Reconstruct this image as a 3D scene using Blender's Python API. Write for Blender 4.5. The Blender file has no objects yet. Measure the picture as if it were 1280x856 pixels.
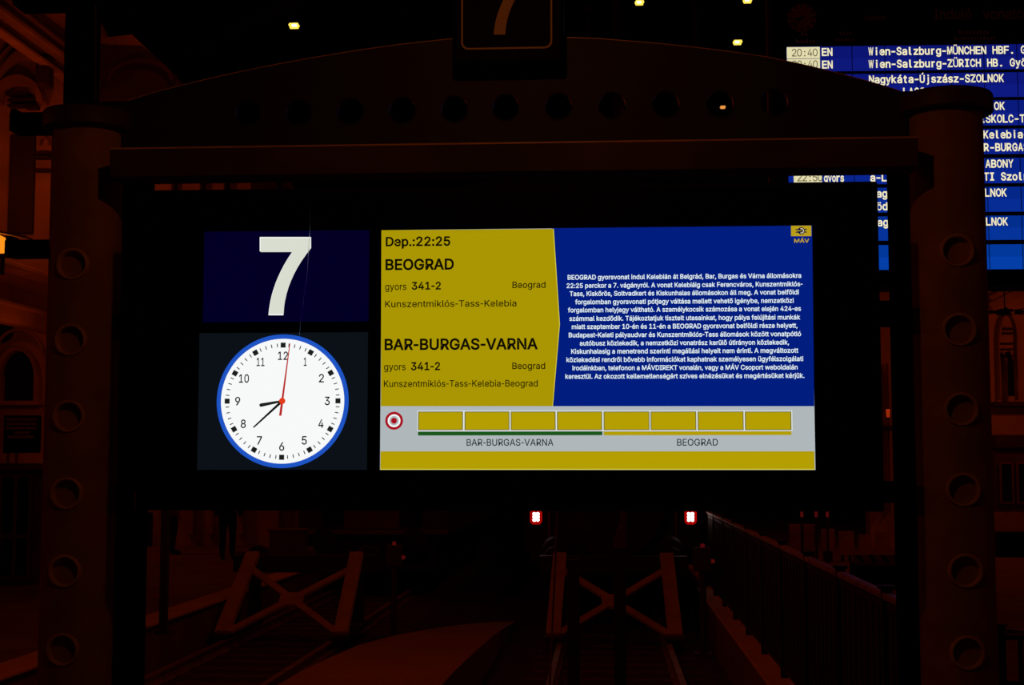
import bpy, bmesh, math, json, random
from mathutils import Vector, Matrix
from mathutils.geometry import tessellate_polygon
random.seed(7)
S = bpy.context.scene
COL = S.collection
PI = math.pi

# ------------------------------------------------------------------ camera, world, exposure
FPX = 1800.0                      # focal length in pixels of the 1280 px wide frame
YAW = math.atan((756 - 640) / FPX)
PIT = math.atan((580 - 428) / FPX)
EYE = Vector((0.0, -FPX / 446.0, 1.65))
cam_data = bpy.data.cameras.new('camera')
cam = bpy.data.objects.new('camera', cam_data)
COL.objects.link(cam)
cam_data.sensor_fit = 'HORIZONTAL'
cam_data.sensor_width = 36.0
cam_data.lens = FPX * 36.0 / 1280.0
cam_data.clip_start = 0.05
cam_data.clip_end = 300
cam.location = EYE
cam.rotation_euler = (PI / 2 + PIT, 0, YAW)
S.camera = cam
S.view_settings.view_transform = 'Standard'
S.view_settings.look = 'None'
S.view_settings.exposure = 0.0
S.view_settings.gamma = 1.0
S.view_settings.use_curve_mapping = False
w = bpy.data.worlds.new('night')
S.world = w
w.use_nodes = True
w.node_tree.nodes['Background'].inputs[0].default_value = (0.01, 0.0015, 0.0004, 1)
w.node_tree.nodes['Background'].inputs[1].default_value = 0.10

# lights: an unseen gate lamp, then added sodium lights without fittings for columns, facades, tracks
SODIUM = (1.0, 0.085, 0.004)
AMBER = (1.0, 0.22, 0.03)
def point(name, loc, watts, color=SODIUM, size=0.15):
    d = bpy.data.lights.new(name, 'POINT')
    d.energy = watts
    d.color = color
    d.shadow_soft_size = size
    o = bpy.data.objects.new(name, d)
    o.location = loc
    COL.objects.link(o)
    return o
point('gate_lamp_light', (-0.28, -1.5, 3.35), 6.5, AMBER, 0.03)
point('concourse_fill_left', (-7.0, 1.2, 3.6), 20, SODIUM, 0.2)
point('concourse_fill_right', (7.0, 1.0, 3.6), 12, SODIUM, 0.2)
point('facade_fill_left', (-11.8, 26, 7.8), 42, SODIUM, 0.2)
point('facade_fill_low', (-12.2, 26.4, 3.6), 15, SODIUM, 0.2)
point('facade_fill_arcade', (-14.3, 27.0, 8.4), 30, SODIUM, 0.2)
point('facade_fill_gable', (-9.6, 27.5, 12.2), 22, SODIUM, 0.2)
point('facade_fill_right', (9.6, 26.5, 4.2), 38, SODIUM, 0.2)
point('platform_fill_right', (5.5, 22, 3.4), 16, SODIUM, 0.2)
point('track_fill', (-2.4, 9.5, 4.6), 50, SODIUM, 0.2)

# ------------------------------------------------------------------ pixel measurements -> places
_F = Vector((-math.sin(YAW) * math.cos(PIT), math.cos(YAW) * math.cos(PIT), math.sin(PIT)))
_R = Vector((math.cos(YAW), math.sin(YAW), 0))
_U = _R.cross(_F)
def ray(x, y):
    return _F * FPX + _R * (x - 640) - _U * (y - 428)
def at(x, y, Y=0.0):
    """where the sight line of a measured point meets the upright plane at depth Y"""
    r = ray(x, y)
    return EYE + r * ((Y - EYE.y) / r.y)
def at_x(x, y, X):
    r = ray(x, y)
    return EYE + r * ((X - EYE.x) / r.x)
def gz(x, y, z):
    r = ray(x, y)
    return EYE + r * ((z - EYE.z) / r.z)

# ------------------------------------------------------------------ materials
def lin(c):
    c = c / 255.0
    return c / 12.92 if c <= 0.04045 else ((c + 0.055) / 1.055) ** 2.4
def rgb(r, g, b):
    return (lin(r), lin(g), lin(b), 1)
def mat(name, col, rough=0.7, metal=0.0, vary=0.25, scale=6.0, bump=0.0, spec=0.5):
    m = bpy.data.materials.new(name)
    m.use_nodes = True
    t = m.node_tree
    b = t.nodes['Principled BSDF']
    b.inputs['Roughness'].default_value = rough
    b.inputs['Metallic'].default_value = metal
    b.inputs['Specular IOR Level'].default_value = spec
    tc = t.nodes.new('ShaderNodeTexCoord')
    n = t.nodes.new('ShaderNodeTexNoise')
    n.inputs['Scale'].default_value = scale
    n.inputs['Detail'].default_value = 5
    t.links.new(tc.outputs['Object'], n.inputs['Vector'])
    r = t.nodes.new('ShaderNodeValToRGB')
    r.color_ramp.elements[0].position = 0.3
    r.color_ramp.elements[1].position = 0.7
    r.color_ramp.elements[0].color = tuple(c * (1 - vary) for c in col[:3]) + (1,)
    r.color_ramp.elements[1].color = tuple(min(1, c * (1 + vary)) for c in col[:3]) + (1,)
    t.links.new(n.outputs['Fac'], r.inputs['Fac'])
    t.links.new(r.outputs['Color'], b.inputs['Base Color'])
    if bump:
        bp = t.nodes.new('ShaderNodeBump')
        bp.inputs['Strength'].default_value = bump
        bp.inputs['Distance'].default_value = 0.01
        t.links.new(n.outputs['Fac'], bp.inputs['Height'])
        t.links.new(bp.outputs['Normal'], b.inputs['Normal'])
    return m
def glow(name, r, g, b, k=1.0):
    m = bpy.data.materials.new(name)
    m.use_nodes = True
    bs = m.node_tree.nodes['Principled BSDF']
    bs.inputs['Base Color'].default_value = (0.003, 0.003, 0.003, 1)
    bs.inputs['Roughness'].default_value = 0.6
    bs.inputs['Specular IOR Level'].default_value = 0.0
    bs.inputs['Emission Color'].default_value = rgb(r, g, b)
    bs.inputs['Emission Strength'].default_value = k
    return m
M = {
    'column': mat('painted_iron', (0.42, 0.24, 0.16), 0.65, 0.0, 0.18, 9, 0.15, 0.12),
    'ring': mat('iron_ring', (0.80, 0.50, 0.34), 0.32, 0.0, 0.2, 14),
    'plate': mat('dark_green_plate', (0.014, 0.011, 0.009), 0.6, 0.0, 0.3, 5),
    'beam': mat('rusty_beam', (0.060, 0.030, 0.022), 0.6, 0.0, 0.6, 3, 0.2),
    'black': mat('black_paint', (0.006, 0.005, 0.005), 0.9, 0.0, 0.2, 4, 0, 0.0),
    'cab': mat('black_housing', (0.004, 0.004, 0.004), 0.6, 0.0, 0.1, 4, 0, 0.15),
    'glass': mat('black_glass', (0.002, 0.0025, 0.002), 0.35, 0.0, 0.1, 4, 0, 0.1),
    'white': mat('white_sign_paint', (0.75, 0.62, 0.5), 0.5, 0, 0.05),
    'signblack': mat('sign_black', (0.006, 0.005, 0.005), 0.6, 0, 0.1, 4, 0, 0.1),
    'stone': mat('facade_stone', (0.50, 0.40, 0.32), 0.9, 0, 0.2, 1.2, 0.3),
    'trimstone': mat('moulding_stone', (0.42, 0.33, 0.26), 0.9, 0, 0.2, 2.0, 0.3),
    'pane': mat('night_window', (0.015, 0.012, 0.012), 0.3, 0, 0.1, 4, 0, 0.2),
    'paving': mat('platform_paving', (0.22, 0.15, 0.13), 0.9, 0, 0.25, 1.5, 0.3),
    'coping': mat('coping_stone', (0.78, 0.58, 0.44), 0.9, 0, 0.15, 2.0, 0.2),
    'concrete': mat('ramp_concrete', (0.40, 0.28, 0.22), 0.9, 0, 0.12, 1.0, 0.2),
    'ballast': mat('ballast', (0.06, 0.045, 0.04), 1.0, 0, 0.7, 14, 0.9),
    'sleeper': mat('sleeper_wood', (0.10, 0.07, 0.06), 0.9, 0, 0.4, 5),
    'steel': mat('rail_steel', (0.35, 0.25, 0.2), 0.5, 0.3, 0.3, 5),
    'buffer': mat('pale_buffer_paint', (0.80, 0.60, 0.46), 0.7, 0, 0.2, 4),
    'darksteel': mat('dark_steel', (0.035, 0.028, 0.026), 0.6, 0, 0.3, 4),
    'fence': mat('fence_paint', (0.040, 0.024, 0.022), 0.6, 0, 0.25, 3, 0, 0.2),
    'rail_top': mat('pale_handrail', (0.40, 0.22, 0.18), 0.5, 0, 0.4, 8),  # paler than the fence panels
    'train': mat('coach_paint', (0.035, 0.030, 0.030), 0.5, 0, 0.2, 2),
    'loco': mat('locomotive_paint', (0.12, 0.075, 0.06), 0.5, 0, 0.2, 2),
    'locopale': mat('pale_front_panel', (0.30, 0.20, 0.15), 0.5, 0, 0.1, 2),
    'rubber': mat('gangway_rubber', (0.09, 0.06, 0.05), 0.8, 0, 0.2, 6),
    'roof': mat('black_roof_paint', (0.010, 0.007, 0.006), 0.95, 0, 0.3, 0.5, 0, 0.0),  # near-black roof paint
    'rib': mat('roof_rib_iron', (0.05, 0.03, 0.028), 0.8, 0, 0.2, 2),
    'kiosk': mat('kiosk_panel', (0.10, 0.07, 0.06), 0.7, 0, 0.2, 2),
    'kioskframe': mat('kiosk_frame', (0.22, 0.13, 0.10), 0.6, 0, 0.2, 3),
    'panel': mat('pale_panel', (0.45, 0.30, 0.24), 0.7, 0, 0.35, 3),
    'stripe': mat('dark_stripe', (0.04, 0.02, 0.02), 0.7, 0, 0.1, 3),
    'coat': mat('dark_cloth', (0.02, 0.017, 0.017), 0.95, 0, 0.2, 9),
    'redcoat': mat('red_cloth', (0.35, 0.04, 0.03), 0.95, 0, 0.2, 9),
    'skin': mat('skin', (0.5, 0.28, 0.2), 0.6, 0, 0.08, 9),
    'hair': mat('dark_hair', (0.02, 0.013, 0.01), 0.8, 0, 0.2, 40),
    'lampglass': glow('sodium_lamp', 255, 226, 84, 1.15),
    'lamphot': glow('sodium_lamp_core', 255, 252, 232, 1.6),
    'orangeglass': glow('amber_lantern_glass', 255, 150, 30, 1.0),
    'led': glow('led_white_hot', 255, 225, 215, 6.0),
    'redlens': glow('red_lens', 165, 4, 3, 1.0),
    'faroff': glow('far_lamp', 235, 150, 70, 1.0),
    'amberdim': glow('amber_bulb', 150, 40, 8, 1.0),
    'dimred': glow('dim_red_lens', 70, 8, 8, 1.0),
}

md_ = bpy.data.materials.new('drip_and_glint_film')        # a thin film that lets the screen's light through
md_.use_nodes = True
_t = md_.node_tree
_t.nodes.remove(_t.nodes['Principled BSDF'])
_tr = _t.nodes.new('ShaderNodeBsdfTranslucent'); _tr.inputs[0].default_value = (0.85, 0.9, 0.9, 1)
_tp = _t.nodes.new('ShaderNodeBsdfTransparent')
_mx = _t.nodes.new('ShaderNodeMixShader'); _mx.inputs[0].default_value = 0.6
_t.links.new(_tp.outputs[0], _mx.inputs[1]); _t.links.new(_tr.outputs[0], _mx.inputs[2])
_t.links.new(_mx.outputs[0], _t.nodes['Material Output'].inputs[0])
M['drip'] = md_

# ------------------------------------------------------------------ mesh helpers
def link(name, me, m=None, parent=None, label=None):
    o = bpy.data.objects.new(name, me)
    COL.objects.link(o)
    if m is not None:
        me.materials.clear()
        me.materials.append(m)
    if parent is not None:
        o.parent = parent
    if label:
        o['label'] = label
    return o
def empty(name, loc=(0, 0, 0), rz=0.0):
    o = bpy.data.objects.new(name, None)
    o.empty_display_size = 0.1
    o.location = loc
    o.rotation_euler = (0, 0, rz)
    COL.objects.link(o)
    return o
def tag(o, label, cat, group=None):
    o['label'] = label
    o['category'] = cat
    if group:
        o['group'] = group
    return o
def structure(o):
    o['kind'] = 'structure'
    return o
class MB:
    """collects shapes into one mesh"""
    def __init__(self):
        self.bm = bmesh.new()
    def box(self, a, b, bevel=0.0):
        (x0, y0, z0), (x1, y1, z1) = a, b
        x0, x1 = min(x0, x1), max(x0, x1); y0, y1 = min(y0, y1), max(y0, y1); z0, z1 = min(z0, z1), max(z0, z1)
        v = [self.bm.verts.new(p) for p in ((x0, y0, z0), (x1, y0, z0), (x1, y1, z0), (x0, y1, z0),
                                            (x0, y0, z1), (x1, y0, z1), (x1, y1, z1), (x0, y1, z1))]
        fs = [self.bm.faces.new([v[i] for i in q]) for q in
              ((0, 3, 2, 1), (4, 5, 6, 7), (0, 1, 5, 4), (1, 2, 6, 5), (2, 3, 7, 6), (3, 0, 4, 7))]
        if bevel:
            es = list({e for f in fs for e in f.edges})
            bmesh.ops.bevel(self.bm, geom=es, offset=bevel, segments=2, affect='EDGES', profile=0.5)
        return self
    def prism(self, pts, y0, y1):
        """outline in XZ pushed from y0 (front) to y1 (back)"""
        n = len(pts)
        a = [self.bm.verts.new((p[0], y0, p[1])) for p in pts]
        b = [self.bm.verts.new((p[0], y1, p[1])) for p in pts]
        self.bm.faces.new(a); self.bm.faces.new(b[::-1])
        for i in range(n):
            j = (i + 1) % n
            self.bm.faces.new((a[i], b[i], b[j], a[j]))
        return self
    def strip(self, outer, inner, y0, y1, closed=True):
        """band between two outlines of equal length, pushed from y0 to y1"""
        n = len(outer)
        V = [[self.bm.verts.new((p[0], y, p[1])) for p in ring] for ring in (outer, inner) for y in (y0, y1)]
        of, ob, nf, nb = V
        for i in range(n if closed else n - 1):
            j = (i + 1) % n
            self.bm.faces.new((of[i], of[j], nf[j], nf[i]))
            self.bm.faces.new((ob[j], ob[i], nb[i], nb[j]))
            self.bm.faces.new((of[j], of[i], ob[i], ob[j]))
            self.bm.faces.new((nf[i], nf[j], nb[j], nb[i]))
        if not closed:
            self.bm.faces.new((of[0], nf[0], nb[0], ob[0]))
            self.bm.faces.new((of[-1], ob[-1], nb[-1], nf[-1]))
        return self
    def rod(self, p, q, r, n=12, r2=None):
        p, q = Vector(p), Vector(q)
        d = (q - p).normalized()
        u = d.cross(Vector((0, 0, 1)) if abs(d.z) < 0.9 else Vector((1, 0, 0))).normalized()
        v = d.cross(u)
        r2 = r if r2 is None else r2
        A = [self.bm.verts.new(p + (u * math.cos(t) + v * math.sin(t)) * r) for t in [2 * PI * k / n for k in range(n)]]
        B = [self.bm.verts.new(q + (u * math.cos(t) + v * math.sin(t)) * r2) for t in [2 * PI * k / n for k in range(n)]]
        for i in range(n):
            j = (i + 1) % n
            self.bm.faces.new((A[i], A[j], B[j], B[i]))
        self.bm.faces.new(A[::-1]); self.bm.faces.new(B)
        return self
    def bar(self, p, q, wx, wn, up=(0, 0, 1)):
        """rectangular bar from p to q: wx wide across, wn deep along 'up'"""
        p, q = Vector(p), Vector(q)
        d = (q - p).normalized()
        s = d.cross(Vector(up)).normalized()
        n = s.cross(d)
        k = [(-1, -1), (1, -1), (1, 1), (-1, 1)]
        A = [self.bm.verts.new(p + s * (a * wx / 2) + n * (b * wn / 2)) for a, b in k]
        B = [self.bm.verts.new(q + s * (a * wx / 2) + n * (b * wn / 2)) for a, b in k]
        for i in range(4):
            j = (i + 1) % 4
            self.bm.faces.new((A[i], A[j], B[j], B[i]))
        self.bm.faces.new(A[::-1]); self.bm.faces.new(B)
        return self
    def lathe(self, prof, c=(0, 0, 0), n=48, axis='z'):
        """prof: (r, h) pairs"""
        rings = []
        for r, h in prof:
            ring = []
            for k in range(n):
                t = 2 * PI * k / n
                if axis == 'z':
                    p = (c[0] + r * math.cos(t), c[1] + r * math.sin(t), c[2] + h)
                else:
                    p = (c[0] + r * math.cos(t), c[1] + h, c[2] + r * math.sin(t))
                ring.append(self.bm.verts.new(p))
            rings.append(ring)
        for a, b in zip(rings, rings[1:]):
            for i in range(n):
                j = (i + 1) % n
                self.bm.faces.new((a[i], a[j], b[j], b[i]))
        if prof[0][0] > 1e-6 and prof[0] != prof[-1]:
            self.bm.faces.new(rings[0][::-1]); self.bm.faces.new(rings[-1])
        return self
    def done(self, name, m=None, parent=None, label=None, smooth=False):
        bmesh.ops.remove_doubles(self.bm, verts=self.bm.verts, dist=1e-6)
        bmesh.ops.recalc_face_normals(self.bm, faces=self.bm.faces)
        me = bpy.data.meshes.new(name)
        self.bm.to_mesh(me)
        self.bm.free()
        if smooth:
            for p in me.polygons:
                p.use_smooth = True
            me.set_sharp_from_angle(angle=math.radians(35))
        return link(name, me, m, parent, label)
def circle(cx, cz, r, n=64, a0=0.0, a1=2 * PI, full=True):
    k = n if full else n + 1
    return [(cx + r * math.cos(a0 + (a1 - a0) * i / n), cz + r * math.sin(a0 + (a1 - a0) * i / n)) for i in range(k)]
def copy_tree(o, parent=None):
    c = o.copy()
    COL.objects.link(c)
    if parent is not None:
        c.parent = parent
    for ch in list(o.children):
        copy_tree(ch, c)
    return c

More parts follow.
